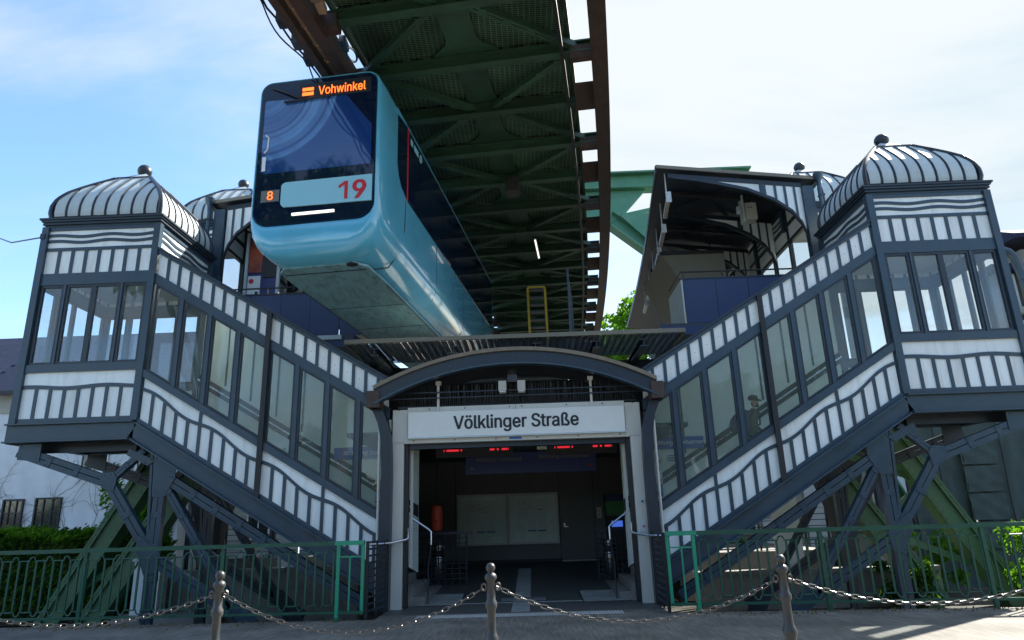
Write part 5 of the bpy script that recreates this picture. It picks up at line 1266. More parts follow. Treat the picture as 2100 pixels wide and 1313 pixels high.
part('plate', MB().box(3.0, 3.22, 15.77, 15.785, 2.60, 2.80), 'signwhite', nt)
for x in (3.06, 3.16): part('wheel', MB().tube([(x + .03 * math.cos(a), 15.766, 2.69 + .03 * math.sin(a)) for a in [i * PI / 5 for i in range(10)]], .006, 4, True), 'ink', nt)
part('frame_line', MB().bar((3.06, 15.766, 2.69), (3.13, 15.766, 2.74), .006, .008).bar((3.13, 15.766, 2.74), (3.16, 15.766, 2.69), .006, .008), 'ink', nt)
n2 = thing('notice', 'narrow blue and white notice low behind the right gallery glass', 'notice', (3.1, 15.78, 2.1))
part('sheet', MB().box(3.0, 3.2, 15.77, 15.785, 1.9, 2.45), 'signwhite', n2)
part('blue_field', MB().box(3.02, 3.18, 15.76, 15.768, 1.92, 2.2), 'blue_ink', n2)

# ------------------------------------------------------------------ people (grown from a jointed skeleton)
def skinned(name, verts, edges, radii, m, parent, base, lvl=2, root=0):
    me = bpy.data.meshes.new(name); me.from_pydata([tuple(Vector(v) - Vector(base)) for v in verts], edges, [])
    o = bpy.data.objects.new(name, me); link(o, parent, Vector(base))
    sk_ = o.modifiers.new('skin', 'SKIN'); sk_.use_smooth_shade = True; sk_.branch_smoothing = 0.6
    lay = me.skin_vertices[0] if me.skin_vertices else me.attributes and None
    for i, r_ in enumerate(radii):
        me.skin_vertices[0].data[i].radius = r_ if isinstance(r_, tuple) else (r_, r_)
        me.skin_vertices[0].data[i].use_root = (i == root)
    ss = o.modifiers.new('sub', 'SUBSURF'); ss.levels = lvl; ss.render_levels = lvl
    dg = bpy.context.evaluated_depsgraph_get(); dg.update()
    m2 = bpy.data.meshes.new_from_object(o.evaluated_get(dg)); o.modifiers.clear(); o.data = m2; m2.name = name
    m2.materials.clear(); m2.materials.append(M[m]); m2.shade_smooth()
    return o
def skin_init(me): pass
def person(base, face, h, top, legs, label, cap=None, haircol='hair', arm_bare=False, swing=0.25):
    """a walking figure; base = ground point, face = +1/-1 walking along +x/-x, h = height"""
    k = h / 1.75; bx, by, bz = base
    p = thing('person', label, 'person', base)
    W = lambda f, s, z: (bx + face * f * k, by + s * k, bz + z * k)
    sk_ = [('pel', W(0, 0, .95), (.15, .11)), ('bel', W(.02, 0, 1.08), (.165, .125)), ('che', W(.05, 0, 1.28), (.185, .14)), ('nk0', W(.07, 0, 1.44), (.085, .08)), ('nk1', W(.09, 0, 1.53), .052),
           ('hpl', W(0, .09, .90), .085), ('knl', W(.22, .10, .56), .058), ('anl', W(.16, .10, .16), .038), ('tol', W(.30, .10, .12), .035),
           ('hpr', W(0, -.09, .90), .085), ('knr', W(.0, -.10, .48), .058), ('anr', W(-.22, -.10, .10), .038), ('tor', W(-.08, -.10, .03), .034),
           ('shl', W(.05, .19, 1.40), .06), ('ell', W(-.06, .25, 1.13), .044), ('wrl', W(.10, .26, .93), .032), ('hal', W(.17, .26, .88), .034),
           ('shr', W(.05, -.19, 1.40), .06), ('elr', W(-.02, -.25, 1.12), .044), ('wrr', W(.17, -.24, .95), .032), ('har', W(.24, -.24, .92), .034)]
    ix = {n: i for i, (n, _, _) in enumerate(sk_)}
    E_ = [('pel', 'bel'), ('bel', 'che'), ('che', 'nk0'), ('nk0', 'nk1'), ('pel', 'hpl'), ('hpl', 'knl'), ('knl', 'anl'), ('anl', 'tol'), ('pel', 'hpr'), ('hpr', 'knr'), ('knr', 'anr'), ('anr', 'tor'),
          ('che', 'shl'), ('shl', 'ell'), ('ell', 'wrl'), ('wrl', 'hal'), ('che', 'shr'), ('shr', 'elr'), ('elr', 'wrr'), ('wrr', 'har')]
    r = [tuple(a * k for a in q) if isinstance(q, tuple) else q * k for _, _, q in sk_]
    body = skinned('body', [v for _, v, _ in sk_], [(ix[a], ix[b]) for a, b in E_], r, top, p, base)
    # trousers and skin by height / place on the one continuous body
    body.data.materials.append(M[legs]); body.data.materials.append(M['skin'])
    for f in body.data.polygons:
        c = f.center; z = c.z / k
        fx = face * c.x / k
        if z < .93 and abs(c.y / k) < .19: f.material_index = 1
        if z > 1.49: f.material_index = 2
        if abs(c.y / k) > .20 and z < (1.12 if arm_bare else .97): f.material_index = 2
    hd = skinned('head', [W(.09, 0, 1.50), W(.11, 0, 1.60), W(.115, 0, 1.68), W(.19, 0, 1.585), W(.205, 0, 1.625), W(.10, 0.085, 1.62), W(.10, -.085, 1.62)], [(0, 1), (1, 2), (1, 3), (1, 4), (1, 5), (1, 6)],
                 [.05 * k, (.085 * k, .09 * k), (.085 * k, .09 * k), .036 * k, .018 * k, .016 * k, .016 * k], 'skin', p, base)
    for s in (-1, 1):
        part('eye', MB().ball(W(.196, s * .033, 1.645), .011 * k, 8), 'ink', p)
    if cap:
        b = MB(); b.loft([[W(.10 + rr * 1.15 * math.cos(a), rr * math.sin(a), z) for a in [2 * PI * i / 14 for i in range(14)]] for rr, z in ((.084, 1.675), (.092, 1.70), (.088, 1.745), (.055, 1.775), (.01, 1.785))])
        part('cap_crown', b, cap, p)
        part('cap_brim', MB().loft([[W(.19, -.075, 1.672), W(.19, .075, 1.672), W(.19, .075, 1.684), W(.19, -.075, 1.684)], [W(.245, -.06, 1.662), W(.245, .06, 1.662), W(.245, .06, 1.672), W(.245, -.06, 1.672)], [W(.265, -.03, 1.65), W(.265, .03, 1.65), W(.265, .03, 1.658), W(.265, -.03, 1.658)]]), cap, p)
        part('beard', MB().ball(W(.155, 0, 1.56), .055 * k, 12, 1, 1.0, .75), 'cap', p)
    else:
        part('hair', MB().ball(W(.085, 0, 1.665), .112 * k, 14, 1.05, .95, 1.0).ball(W(.0, 0, 1.58), .075 * k, 12, .9, 1, 1.4), haircol, p)
    # fingers
    for side, hx, hz_ in ((1, .17, .88), (-1, .24, .92)):
        y = .26 if side > 0 else -.24
        for q in range(4):
            L = (.065, .078, .074, .058)[q]; dx = .028 - q * .018
            part('finger', MB().tube([W(hx + dx, y, hz_ - .01), W(hx + dx + .015, y, hz_ - .05), W(hx + dx + .03, y - side * .01, hz_ - .05 - L * .6)], [.0095 * k, .009 * k, .007 * k], 6), 'skin', p)
        part('thumb', MB().tube([W(hx + .02, y - side * .02, hz_ + .01), W(hx + .055, y - side * .03, hz_ - .02), W(hx + .06, y - side * .03, hz_ - .05)], [.011 * k, .010 * k, .008 * k], 6), 'skin', p)
    return p, W
mz = 0.17 + 0.163 * int((4.85 - 2.55) / 0.27)
pm, W = person((4.93, 14.55, 2.13), 1, 1.76, 'jacket', 'bluecloth', 'man in dark cap and olive jacket climbing the right gallery stairs', cap='cap')
bp_ = thing('backpack', 'dark blue backpack worn by the man in the cap', 'backpack', W(-.2, 0, 1.2))
part('pack', MB().loft([[W(-.07 - q * d, e * w, z) for q, e in ((0, -1), (0, 1), (.7, 1), (1, .75), (1, -.75), (.7, -1))] for z, d, w in ((.98, .18, .13), (1.02, .30, .16), (1.15, .36, .175), (1.3, .32, .17), (1.42, .2, .15), (1.46, .1, .1))]), 'bluecloth', bp_, smooth=70)
part('front_pocket', MB().ball(W(-.40, 0, 1.14), .11, 12, .5, 1.1, 1.1), 'bluecloth', bp_)
for q in (-.1, .1): part('shoulder_strap', MB().tube([W(-.06, q, 1.42), W(.05, q, 1.47), W(.16, q, 1.38), W(.14, q * 1.3, 1.15), W(-.04, q * 1.5, 1.06)], .022, 6), 'bluecloth', bp_)
person((-2.90, 14.7, 0.72), -1, 1.68, 'stripe', 'bluecloth', 'woman with tied brown hair and pale striped top at the left stair foot', arm_bare=True)

# ------------------------------------------------------------------ green street fence
def fence(P0, P1, nm, newend):
    P0, P1 = Vector(P0), Vector(P1); d = (P1 - P0).normalized(); L = (P1 - P0).length; a = math.atan2(d.y, d.x)
    f = thing('street_fence', f'dark green iron street fence with looped bars on the {nm} of the entrance', 'fence', P0)
    at = lambda t, z, o=0.0: P0 + d * t + Vector((-d.y, d.x, 0)) * o + Vector((0, 0, z))
    part('top_rail', MB().bar(at(0, 1.22), at(L, 1.22), .085, .065), 'fence', f)
    part('top_rail_end', MB().bar(at(0, 1.222), at(.50, 1.222), .089, .069), 'fence_new', f, label='freshly painted bright green rail end')
    if nm == 'left':
        yb = MB(); r_ = random.Random(5); t = 2.9
        while t < 5.6:
            q = r_.uniform(.03, .16); yb.add([at(t, 1.2545, -.03 + r_.uniform(0, .02)), at(t + q, 1.2545, -.03), at(t + q, 1.2545, .02), at(t + q * .3, 1.2545, .03)], [(0, 1, 2, 3)])
            yb.add([at(t, 1.25 - .003, -.0432), at(t + q, 1.25 - .003, -.0432), at(t + q * .8, 1.222, -.0432), at(t + q * .2, 1.23, -.0432)], [(0, 1, 2, 3)]); t += q + r_.uniform(.02, .3)
        part('yellow_lichen', yb, 'yellow', f, kind='stuff', smooth=0)
    part('bottom_rail', MB().bar(at(0, .13), at(L, .13), .045, .04), 'fence', f)
    pt = .155; n = int((L - .5) / pt); t0 = .52
    bm_ = mkmesh('baluster', MB().bar((0, 0, .24), (0, 0, 1.07), .030, .026), 'fence')
    for i in range(n + 1): inst('baluster', bm_, f, at(t0 + i * pt, 0), (0, 0, a))
    for k_, zb, sg in (('loop_band', 1.07, 1), ('lower_loop_band', .24, -1)):
        pts = []
        for i in range(n):
            t = t0 + i * pt
            if (i % 2 == 0) == (sg > 0):
                pts += [at(t + pt / 2 - .052 * math.cos(PI * j / 6), zb + sg * .066 * math.sin(PI * j / 6)) for j in range(7)]
            else: pts += [at(t + .03, zb), at(t + pt - .03, zb)]
        part(k_, MB().tube(pts, .0125, 5), 'fence', f, kind='stuff')
    for t in [x for x in (2.45, 4.9, 7.35, 9.8) if x < L]:
        part('post', MB().bar(at(t, -.02), at(t, 1.2), .062, .062), 'fence', f)
    part('post', MB().bar(at(.44, -.02), at(.44, 1.2), .055, .055), 'fence_new', f, label='freshly painted bright green post')
    part('end_frame', MB().bar(at(.02, .10), at(.02, 1.2), .05, .04).bar(at(.02, .12), at(.44, .12), .03, .03).bar(at(.02, 1.0), at(.44, 1.0), .025, .025).bar(at(.24, .12), at(.24, 1.0), .025, .025), 'fence_new', f, label='bright green end section')
    part('base_flange', MB().lathe(at(.44, 0).x, at(.44, 0).y, [(.09, .0), (.09, .02), (.04, .05)], 10), 'fence', f)
    return f
fence((-2.60, 12.06, 0), (-12.9, 12.50, 0), 'left', True)
fence((2.45, 11.95, 0), (13.2, 10.95, 0), 'right', True)
for s in (-1, 1):
    g = thing('side_railing', f'dark barred side railing between the {"left" if s < 0 else "right"} fence end and the entrance', 'railing', (s * 2.5, 12.5, 0))
    A = (s * (2.56 if s < 0 else 2.42), 12.12 if s < 0 else 12.0, 0); B = (s * 2.44, 13.05, 0)
    for P_ in (A, B): part('post', MB().bar(P_, (P_[0], P_[1], 1.24), .05, .05), 'black', g)
    mdl = tuple((Vector(A) + Vector(B)) / 2)
    part('post', MB().bar(mdl, (mdl[0], mdl[1], 1.24), .03, .03), 'black', g)
    for i in range(11):
        z = .12 + i * .11; part('bar', MB().bar((A[0], A[1], z), (B[0], B[1], z), .035, .03), 'steel_dark', g)

# ------------------------------------------------------------------ bollards and chains
YB = 4.9
bx_ = [-3.85, -1.88, -0.03, 1.92, 3.88]
bl = ['iron bollard left of the frame edge carrying the outer left chain', 'grey iron bollard with pale weathered shaft left of the entrance axis', 'grey iron bollard in front of the middle of the entrance', 'grey iron bollard right of the entrance in front of the right fence', 'iron bollard beyond the right frame edge carrying the outer right chain']
prof = [(0.0619, 0), (0.0619, 0.08), (0.0447, 0.12), (0.0361, 0.72), (0.0447, 0.74), (0.0464, 0.765), (0.0361, 0.785), (0.0301, 0.81), (0.0275, 0.935), (0.0396, 0.955), (0.0396, 0.98), (0.0292, 0.998), (0.0267, 1.115), (0.0327, 1.122), (0.0404, 1.132), (0.0413, 1.145), (0.0327, 1.16), (0.0189, 1.168), (0.0172, 1.18)]
b0 = None
for x, l in zip(bx_, bl):
    t = thing('bollard', l, 'bollard', (x, YB, 0), 'chained bollards along the kerb')
    if b0 is None:
        b0 = [('shaft', mkmesh('shaft', MB().lathe(0, 0, prof, 20), 'iron', 50)), ('ball_top', mkmesh('ball_top', MB().ball((0, 0, 1.20), .032, 16), 'iron')),
              ('chain_eye', mkmesh('chain_eye', MB().tube([(.047 + .016 * math.cos(a), 0, 1.08 + .022 * math.sin(a)) for a in [i * PI / 5 for i in range(10)]], .007, 5, True), 'chain')),
              ('chain_eye', mkmesh('chain_eye', MB().tube([(-.047 + .016 * math.cos(a), 0, 1.08 + .022 * math.sin(a)) for a in [i * PI / 5 for i in range(10)]], .007, 5, True), 'chain'))]
    for n_, me in b0: inst(n_, me, t, (x, YB, 0))
lk = mkmesh('link', MB().tube([(.0155 * (1 if math.cos(a) > 0 else -1) + .0125 * math.cos(a), .0125 * math.sin(a), 0) for a in [(i + .5) * PI / 5 for i in range(10)]], .0036, 5, True), 'chain')
cl = ['chain sagging from the left bollard out of the picture on the left', 'chain sagging between the left and the middle bollard', 'chain sagging between the middle and the right bollard', 'chain sagging from the right bollard out of the picture on the right']
for (xa, xb), l, sag in zip(zip(bx_, bx_[1:]), cl, (.16, .25, .23, .17)):
    t = thing('chain', l, 'chain', (xa + .055, YB, 1.07), 'chains hanging between the bollards')
    xa, xb = xa + .055, xb - .055; m_ = (xa + xb) / 2; h = (xb - xa) / 2
    cz = lambda x: 1.07 - sag * (1 - ((x - m_) / h) ** 2)
    x = xa; i = 0
    while x < xb:
        sl_ = 2 * sag * (x - m_) / h ** 2
        inst('link', lk, t, (x, YB, cz(x)), (PI / 2 * (i % 2) + .2, -math.atan(sl_), 0)); i += 1
        x += .047 / math.hypot(1, sl_)

# ------------------------------------------------------------------ planting helpers
def leaves(name, m, parent, fn, n, size, loc, seed=1, kind=None):
    r_ = random.Random(seed); mb = MB(); k = 0; V, Fc = [], []
    for _ in range(n):
        p = fn(r_)
        a = Vector((r_.gauss(0, 1), r_.gauss(0, 1), r_.gauss(0, 1))).normalized(); b = a.orthogonal().normalized(); c = a.cross(b)
        s_ = size * r_.uniform(.4, 1.6); p = Vector(p)
        V += [tuple(p - b * s_), tuple(p + c * s_ * .45 + a * s_ * .12), tuple(p + b * s_), tuple(p - c * s_ * .45 + a * s_ * .12)]
        Fc.append((k, k + 1, k + 2, k + 3)); k += 4
    mb.v, mb.f = V, Fc
    base = Vector(loc); mb.v = [(x - base.x, y - base.y, z - base.z) for x, y, z in mb.v]
    me = bpy.data.meshes.new(name); me.from_pydata(mb.v, [], mb.f); me.materials.append(M[m])
    o = bpy.data.objects.new(name, me); link(o, parent, base); return tag(o, kind=kind)
def tree(label, base, h, cr, cz, n, size, m='leaf', seed=1, group=None):
    t = thing('tree', label, 'tree', base, group); r_ = random.Random(seed); b = MB(); B = Vector(base)
    b.tube([B, B + Vector((.05 * h * .1, 0, h * .3)), B + Vector((0, 0, h * .62))], [h * .028, h * .021, h * .012], 8)
    cl_ = []
    for i in range(26):
        a, e = r_.uniform(0, 2 * PI), r_.uniform(-.5, 1); rr = cr * r_.uniform(.35, .9)
        c = B + Vector((math.cos(a) * rr, math.sin(a) * rr, cz + e * cr * .85 * (1 - .35 * rr / cr)))
        cl_.append((c, cr * r_.uniform(.22, .42)))
        if i < 9: b.tube([B + Vector((0, 0, h * r_.uniform(.25, .55))), B.lerp(c, .6) + Vector((0, 0, h * .12)), c], [h * .011, h * .007, h * .003], 5)
    part('trunk', b, 'bark', t)
    def fn(r):
        c, q = r.choice(cl_)
        d = Vector((r.gauss(0, 1), r.gauss(0, 1), r.gauss(0, 1))).normalized()
        return c + d * q * r.uniform(.3, 1.05) ** .5
    leaves('crown', m, t, fn, n, size, base, seed + 5); return t
tree('sunlit green tree far behind between track and right platform roof', (8.2, 46, -.6), 16.5, 3.6, 13.2, 9000, .20, 'leaf', 3)
tree('green tree behind the tarpaulin screen on the right', (12.5, 27, -.6), 6.2, 1.9, 4.6, 4000, .15, 'leaf', 9)
for i, (x, y, h) in enumerate(((-19, -13, 25), (-11.5, -15, 21), (2.0, -16, 10), (10.5, -15, 11), (18, -17, 11))):
    tree('broad street tree across the road behind the viewer', (x, y, 0), h, 4.2 if h < 15 else 5.5, h * .62 if h < 15 else h * .72, 5000 if h < 15 else 9000, .26, 'leaf2', 20 + i, 'street trees across the road')
tag(leaves('screening_woods', 'leaf2', None, lambda r: (lambda x, u: (x, -21 + r.gauss(0, 1.6), u * (5.2 + 1.4 * math.sin(x * .31) + 1.5 * math.sin(x * .83 + 1))))(r.uniform(-48, 48), r.random() ** .8), 32000, .42, (0, -21, 0), 77), 'unseen dense wooded bank across the road, added to darken the glass reflections', 'screening_woods', None, 'stuff')  # dark foliage out of view, added to block the bright horizon in panes
tag(part('added_dark_bank', MB().prism([(-22.5, -.6), (-26, 2.6), (-32, 4), (-60, 5), (-60, -.6)], -70, 70, 'X'), 'soil', smooth=0), kind='structure')  # unseen dark slope, added to close sky gaps in the glass reflections
# hedge and shrubs
hg = thing('hedge', 'clipped green hedge behind the left fence', 'hedge', (-12, 18, -.6))
part('core', MB().box(-21, -9.9, 17.7, 18.9, -.6, 1.35), 'bark', hg)
def hf_(r):
    k = r.random()
    if k < .5: return (r.uniform(-21, -9.6), 17.55 + r.gauss(0, .07), r.uniform(-.5, 1.45))
    if k < .9: return (r.uniform(-21, -9.6), r.uniform(17.5, 19), 1.47 + r.gauss(0, .07) + .05 * math.sin(r.random() * 9))
    return (-9.75 + r.gauss(0, .07), r.uniform(17.6, 19), r.uniform(-.4, 1.4))
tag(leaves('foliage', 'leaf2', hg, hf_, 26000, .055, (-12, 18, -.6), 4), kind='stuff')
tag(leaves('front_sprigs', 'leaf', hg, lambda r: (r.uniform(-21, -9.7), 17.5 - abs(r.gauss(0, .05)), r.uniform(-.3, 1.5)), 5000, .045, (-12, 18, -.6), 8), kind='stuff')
tag(leaves('sun_tinted_top', 'leaf', hg, lambda r: (lambda x: (x, r.uniform(17.4, 19), 1.47 + .07 * math.sin(x * 2.3) + .05 * math.sin(x * 5.1) + abs(r.gauss(0, .07))))(r.uniform(-21, -9.7)), 12000, .05, (-12, 18, -.6), 6), kind='stuff')  # brighter leaves put the sunlight on the hedge top into the colour
def bush(label, c, rx, ry, rz, n, size, m, seed):
    t = thing('shrub', label, 'shrub', c); C0 = Vector(c); r_ = random.Random(seed); b = MB()
    for i in range(8):
        a = r_.uniform(0, 2 * PI); b.tube([C0, C0 + Vector((math.cos(a) * rx * .3, math.sin(a) * ry * .3, rz)), C0 + Vector((math.cos(a) * rx * .8, math.sin(a) * ry * .8, rz * 1.6))], [.02, .014, .006], 5)
    part('stems', b, 'bark', t)
    cl_ = [(C0 + Vector((r_.uniform(-1, 1) * rx * .8, r_.uniform(-1, 1) * ry * .8, rz * r_.uniform(.3, 1.9))), r_.uniform(.25, .5)) for _ in range(14)]
    def fn(r):
        c_, q = r.choice(cl_); d = Vector((r.gauss(0, 1), r.gauss(0, 1), r.gauss(0, 1))).normalized() * q * r.random() ** .4
        return c_ + Vector((d.x * rx, d.y * ry, d.z * rz))
    leaves('foliage', m, t, fn, n, size, c, seed + 2); return t
bush('light green climbing shrub against the white ivy house', (-11.4, 20.6, -.6), 1.0, .6, 1.9, 2600, .09, 'leaf', 31)
bush('green shrub at the far right behind the fence', (11.6, 15.0, -.6), 1.3, 1.0, .95, 3800, .07, 'leaf', 33)
bush('small sunlit shrub between the right portal legs', (10.4, 18.8, -.6), .8, .6, .8, 1500, .07, 'leaf', 35)
bush('low dark shrub beside the right retaining wall', (8.6, 16.4, -.6), .7, .5, .5, 900, .06, 'leaf2', 37)
bush('sunlit garden shrub seen under the right stair gallery', (6.9, 25.0, -.6), 1.2, .7, 1.3, 1800, .09, 'leaf', 39)

# ------------------------------------------------------------------ background buildings
def window(par, x0, x1, z0, z1, y, m='trimw', nx=1, nz=2, depth=.08, pane='winpane', sill=True):
    e = .06; f = MB()
    f.box(x0, x0 + e, y - .03, y + depth, z0, z1); f.box(x1 - e, x1, y - .03, y + depth, z0, z1); f.box(x0 + e, x1 - e, y - .03, y + depth, z0, z0 + e); f.box(x0 + e, x1 - e, y - .03, y + depth, z1 - e, z1)
    for i in range(1, nx): x = x0 + (x1 - x0) * i / nx; f.box(x - .018, x + .018, y - .015, y + .05, z0 + e, z1 - e)
    for i in range(1, nz): z = z0 + (z1 - z0) * i / nz; f.box(x0 + e, x1 - e, y - .012, y + .045, z - .018, z + .018)
    w = part('window', f, m, par, smooth=0)
    part('pane', MB().box(x0 + e, x1 - e, y + .02, y + .03, z0 + e, z1 - e), pane, w)
    if sill: part('sill', MB().box(x0 - .08, x1 + .08, y - .12, y - .034, z0 - .08, z0 - .004), 'trimw', w)
    return w
hs = thing('ivy_house', 'white house with bare ivy stems and slate roof on the left', 'house', (-18, 24, -.6))
YH = 24.0
part('wall', MB().box(-30, -11.9, YH, YH + 7, -.6, 6.5), 'whitewash', hs)
part('roof', MB().prism([(YH - .35, 6.45), (YH + 3.5, 9.6), (YH + 7.35, 6.45)], -30.3, -11.7, 'X'), 'slate', hs, smooth=0)
part('eave_board', MB().box(-30.2, -11.75, YH - .42, YH - .3, 6.36, 6.5), 'black', hs)
part('frieze', MB().box(-30, -11.9, YH - .05, YH - .002, 5.75, 6.3), 'clap', hs)
for x in (-26, -22.5, -20.1): window(hs, x, x + .92, 1.45, 2.75, YH - .04, 'black', 3, 3)
window(hs, -18.12, -17.38, 1.3, 2.73, YH - .04, 'black', 3, 3); window(hs, -16.98, -16.05, 1.3, 2.75, YH - .04, 'black', 3, 3)
for x in (-15.6, -13.6, -20.5): window(hs, x, x + 1.0, 3.55, 4.9, YH - .04, 'trimw', 2, 2)
tl = mkmesh('roof_tile', MB().box(-.15, .15, -.012, .012, -.13, .13), 'slate')
ang = math.atan2(3.15, 3.85)
for i in range(16):
    for j in range(7):
        t = .1 + i * .28; x = -19.6 + j * .31 + (.15 if i % 2 else 0)
        if 15 >= i: inst('roof_tile', tl, hs, (x, YH - .35 + t * math.cos(ang) - .012, 6.45 + t * math.sin(ang) + .022), (-(PI / 2 - ang) + .05, 0, 0)) if t < 4.6 else None
vb = MB(); r_ = random.Random(12)
def twig(x, z, a, L, w, dep):
    pts = [(x, YH - .02, z)]
    n = int(L / .16) + 1
    for i in range(n):
        a += r_.gauss(0, .28); x += .16 * math.cos(a); z += .16 * math.sin(a)
        if z > 5.6 or z < -.3 or x > -12: break
        pts.append((x, YH - .015 - r_.uniform(0, .015), z))
        if dep and r_.random() < .26: twig(x, z, a + r_.choice((-1, 1)) * r_.uniform(.4, 1.0), L * r_.uniform(.35, .6), w * .7, dep - 1)
    if len(pts) > 1: vb.tube(pts, [w * (1 - .7 * i / len(pts)) for i in range(len(pts))], 4)
for x in [-20.4 + .3 * q for q in range(28)]: twig(x + r_.uniform(-.1, .1), r_.uniform(.0, 2.0), PI / 2 + r_.uniform(-.35, .35), r_.uniform(1.6, 3.6), .0095, 2)
part('ivy_stems', vb, 'vine', hs, kind='stuff')
# clapboard house behind the left gallery
h2 = thing('clapboard_house', 'pale clapboard house seen under the left gallery', 'house', (-7.5, 24, -.6))
part('wall', MB().box(-11.0, -3.4, 25.0, 30, -.6, 5.2), 'clap', h2)
for i in range(22): part('board', MB().box(-11.0, -3.4, 24.965, 24.998, -.5 + i * .26, -.27 + i * .26), 'clap', h2)
for x, z0, z1 in ((-9.9, 1.2, 2.8), (-8.5, .4, 2.6), (-6.9, 1.1, 2.8), (-5.2, 1.1, 2.8)): window(h2, x, x + .85, z0, z1, 24.92, 'trimw', 2, 2)
for x in (-8.0, -5.9): part('shutter', MB().box(x - .16, x + .42, 24.88, 24.93, -.3, 3.1), 'trimw', h2)
h3 = thing('shuttered_house', 'grey house with white shutters seen under the right gallery', 'house', (10, 24, -.6))
part('wall', MB().box(3.4, 14.6, 25.0, 30, -.6, 6.0), 'clap', h3)
for x, z0, z1 in ((7.2, .9, 2.3), (8.6, .9, 2.4), (10.9, .9, 2.6), (12.1, 1.2, 4.2)): window(h3, x, x + .8, z0, z1, 24.93, 'trimw', 2, 2)
for x, z0, z1 in ((9.75, -.3, 2.4), (13.0, 1.2, 4.2), (11.9, -.2, 1.0), (8.2, -.4, 1.3)): part('shutter', MB().box(x, x + .62, 24.9, 24.96, z0, z1), 'trimw', h3)
for i in range(24): part('board', MB().box(3.4, 14.6, 24.968, 24.998, -.5 + i * .26, -.27 + i * .26), 'clap', h3)
# grey house far right with flue
h4 = thing('street_house', 'grey-green street house with dark eaves at the right picture edge', 'house', (22, 27, 0))
part('wall', MB().box(20.9, 30, 27.0, 28.6, -.6, 11.7), 'beige', h4)
part('roof', MB().prism([(26.5, 12.25), (27.8, 12.9), (29.0, 12.25), (29.0, 12.05), (26.5, 12.05)], 20.4, 30.2, 'X'), 'slate', h4, smooth=0)
part('side_wing', MB().box(20.0, 20.9, 27.6, 28.5, -.6, 10.9), 'hallwall', h4)
part('wing_eave', MB().box(19.65, 20.95, 27.1, 28.6, 10.9, 11.15), 'slate', h4)
part('balcony', MB().box(19.9, 23, 26.2, 27.0, 7.7, 8.5), 'clap', h4)
part('balcony_slab', MB().box(19.8, 23.1, 26.1, 27.0, 7.5, 7.69), 'slate', h4)
part('cornice', MB().box(19.9, 30, 26.7, 27.0, 8.9, 9.15), 'clap', h4)
window(h4, 20.15, 20.75, 9.3, 10.8, 27.53, 'trimw', 1, 2); window(h4, 21.6, 22.5, 9.3, 11.2, 26.93, 'trimw', 1, 2); window(h4, 20.4, 21.2, 5.4, 7.2, 26.75, 'trimw', 1, 2)
part('lower_wall', MB().box(20.0, 30, 26.8, 26.998, -.6, 7.45), 'hallwall', h4)
fu = thing('flue_pipe', 'sheet metal flue with cowl bending off the right house', 'flue', (19.6, 26.4, 9))
part('tube', MB().tube([(20.5, 26.3, 7.6), (20.2, 26.3, 10.2), (20.05, 26.3, 11.1), (19.85, 26.3, 11.35), (19.6, 26.3, 11.45), (19.4, 26.3, 11.65), (19.3, 26.3, 11.95), (19.2, 26.3, 12.6)], .17, 10), 'steel', fu)
part('cowl', MB().lathe(19.2, 26.3, [(.1, 12.62), (.42, 12.66), (.1, 12.86), (.02, 12.9)], 12), 'rust', fu)
for z in (8.4, 9.3, 10.1): part('pipe_clamp', MB().lathe(20.5 - (z - 7.6) * .115, 26.3, [(.19, z), (.19, z + .06)], 12), 'steel_dark', fu)
# tarpaulin screen
tp_ = thing('tarpaulin_screen', 'dark green patched tarpaulin screen right behind the portal legs', 'screen', (13, 20, -.6))
r_ = random.Random(8)
def cloth(x0, x1, z0, z1, y, nx=16, nz=16, amp=.035):
    V = [(x0 + (x1 - x0) * i / nx, y + amp * math.sin(i * 1.3 + j * .4) * math.sin(j * .9) + r_.gauss(0, amp * .25), z0 + (z1 - z0) * j / nz) for j in range(nz + 1) for i in range(nx + 1)]
    return MB().add(V, [(j * (nx + 1) + i, j * (nx + 1) + i + 1, (j + 1) * (nx + 1) + i + 1, (j + 1) * (nx + 1) + i) for j in range(nz) for i in range(nx)])
part('sheet', cloth(10.9, 12.5, -.6, 4.0, 20.0), 'tarp', tp_); part('sheet', cloth(12.48, 14.2, -.6, 4.05, 19.95), 'tarp', tp_); part('sheet', cloth(14.15, 16.6, -.6, 4.1, 20.0), 'tarp', tp_)
for z in (.4, 1.15, 1.9, 2.65): part('patch', cloth(12.35, 13.35, z, z + .7, 19.86, 8, 8, .03), 'tarp', tp_)
for x in (11.7, 12.4, 13.5, 15): part('seam', MB().tube([(x + .02 * math.sin(q), 19.88, -.5 + q * .45) for q in range(11)], .018, 5), 'black', tp_)
for x in (10.8, 16.6): part('frame_post', MB().box(x, x + .08, 20, 20.1, -.6, 4.1), 'black', tp_)
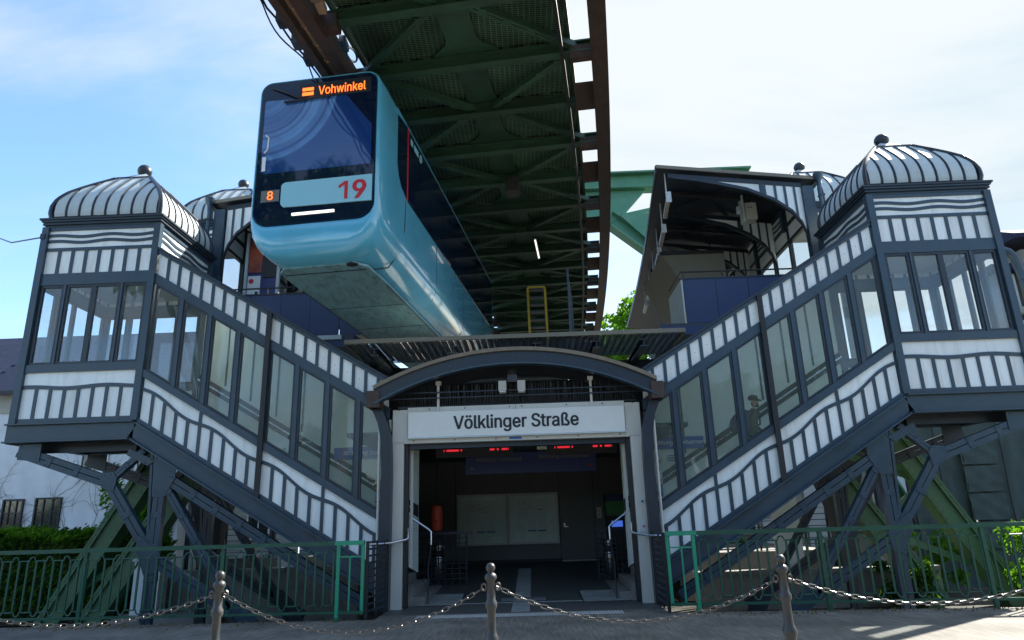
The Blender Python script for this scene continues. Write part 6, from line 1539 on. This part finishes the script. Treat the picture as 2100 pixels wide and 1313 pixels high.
# retaining walls, dark piers, railing, paved court behind
for s, x0, x1, zt, nm in ((1, 4.0, 9.6, .14, 'right'), (-1, -9.1, -3.9, .5, 'left')):
    w = thing('retaining_wall', f'low dark retaining wall with pale coping under the {nm} gallery', 'wall', ((x0 + x1) / 2, 17, -.6))
    part('wall', MB().box(x0, x1, 17.0, 17.3, -.65, zt), 'stone', w)
    n = 6
    for i in range(n): part('coping_stone', MB().box(x0 + (x1 - x0) * i / n + .01, x0 + (x1 - x0) * (i + 1) / n - .01, 16.95, 17.35, zt + .002, zt + .09), 'kerb', w)
    k = thing('pier', f'dark tapering platform pier behind the {nm} trestle', 'pier', (s * 8.2, 18.5, -.6))
    part('shaft', MB().loft([[(s * 8.2 - a, 18.5 - a * .6, z), (s * 8.2 + a, 18.5 - a * .6, z), (s * 8.2 + a, 18.5 + a * .6, z), (s * 8.2 - a, 18.5 + a * .6, z)] for a, z in ((.42, -.62), (.24, .6), (.34, 1.6), (.75, 3.2), (.8, 3.5))]), 'black', k, smooth=0)
    part('base_block', MB().box(s * 8.2 - .55, s * 8.2 + .55, 18.0, 19.0, -.62, -.1), 'stone', k)
    u = thing('raised_court', f'raised paved court behind the {nm} gallery', 'terrace', (s * 5.5, 21, 0))
    part('slab', MB().box(min(s * 3.6, s * 8.0), max(s * 3.6, s * 8.0), 18.9, 24.5, -.6, .55 if s > 0 else .75), 'kerb', u)
    rr = thing('court_railing', f'thin steel railing on the court behind the {nm} gallery', 'railing', (s * 5.5, 19, .6))
    zb = .55 if s > 0 else .75
    for i in range(8): x = s * (3.8 + i * .6); part('post', MB().box(x - .02, x + .02, 18.98, 19.02, zb, zb + 1.05), 'steel_dark', rr)
    for i in range(7): part('bar', MB().bar((s * 3.8, 19.0, zb + .15 + i * .15), (s * 8.0, 19.0, zb + .15 + i * .15), .02, .02), 'steel_dark' if i < 6 else 'zinc', rr)
wb = thing('white_panel_post', 'white sheeted post standing behind the left trestle', 'post', (-5.8, 17.6, 0))
part('sheet', MB().box(-6.05, -5.55, 17.55, 17.62, -.3, 2.0), 'trimw', wb); part('foot', MB().box(-6.1, -5.5, 17.5, 17.7, -.62, -.3), 'stone', wb)
w2 = thing('white_panel_post', 'white sheeted post standing behind the right trestle', 'post', (6.3, 17.6, 0))
part('sheet', MB().box(6.1, 6.75, 17.55, 17.62, -.3, 2.6), 'trimw', w2); part('foot', MB().box(6.0, 6.85, 17.5, 17.7, -.62, -.3), 'stone', w2)
gb = thing('white_box', 'pale utility box behind the left fence', 'utility box', (-8.6, 16.6, -.6))
part('body', MB().box(-8.95, -8.35, 16.4, 16.8, -.3, .85), 'trimw', gb); part('lid', MB().box(-9.0, -8.3, 16.35, 16.85, .852, .92), 'zinc', gb); part('plinth', MB().box(-9.3, -7.0, 16.3, 16.9, -.62, -.31), 'kerb', gb)
tag(leaves('leaf_litter', 'litter', None, lambda r: (lambda x: (x, (12.02 - .07 * abs(x) if x > 0 else 12.0 + .03 * abs(x)) - abs(r.gauss(0, .22)), .012 + r.random() * .01))(r.choice((-1, 1)) * r.uniform(2.7, 10)), 900, .022, (0, 12, 0), 55), 'dry leaves and moss crumbs along the foot of the fences', 'leaf litter', None, 'stuff')
# overhead cable at the left
oc = thing('overhead_cable', 'thin black cable running to the left stair tower', 'cable', (-10.1, 13.4, 7.7))
part('wire', MB().tube([(-10.12, 13.4, 7.72), (-13, 16, 8.8), (-17, 20, 10.9), (-22, 25.5, 13.9)], .018, 5), 'ink', oc)
part('anchor', MB().box(-10.2, -10.1, 13.36, 13.46, 7.66, 7.78), 'steel_dark', oc)
bpy.context.view_layer.update()
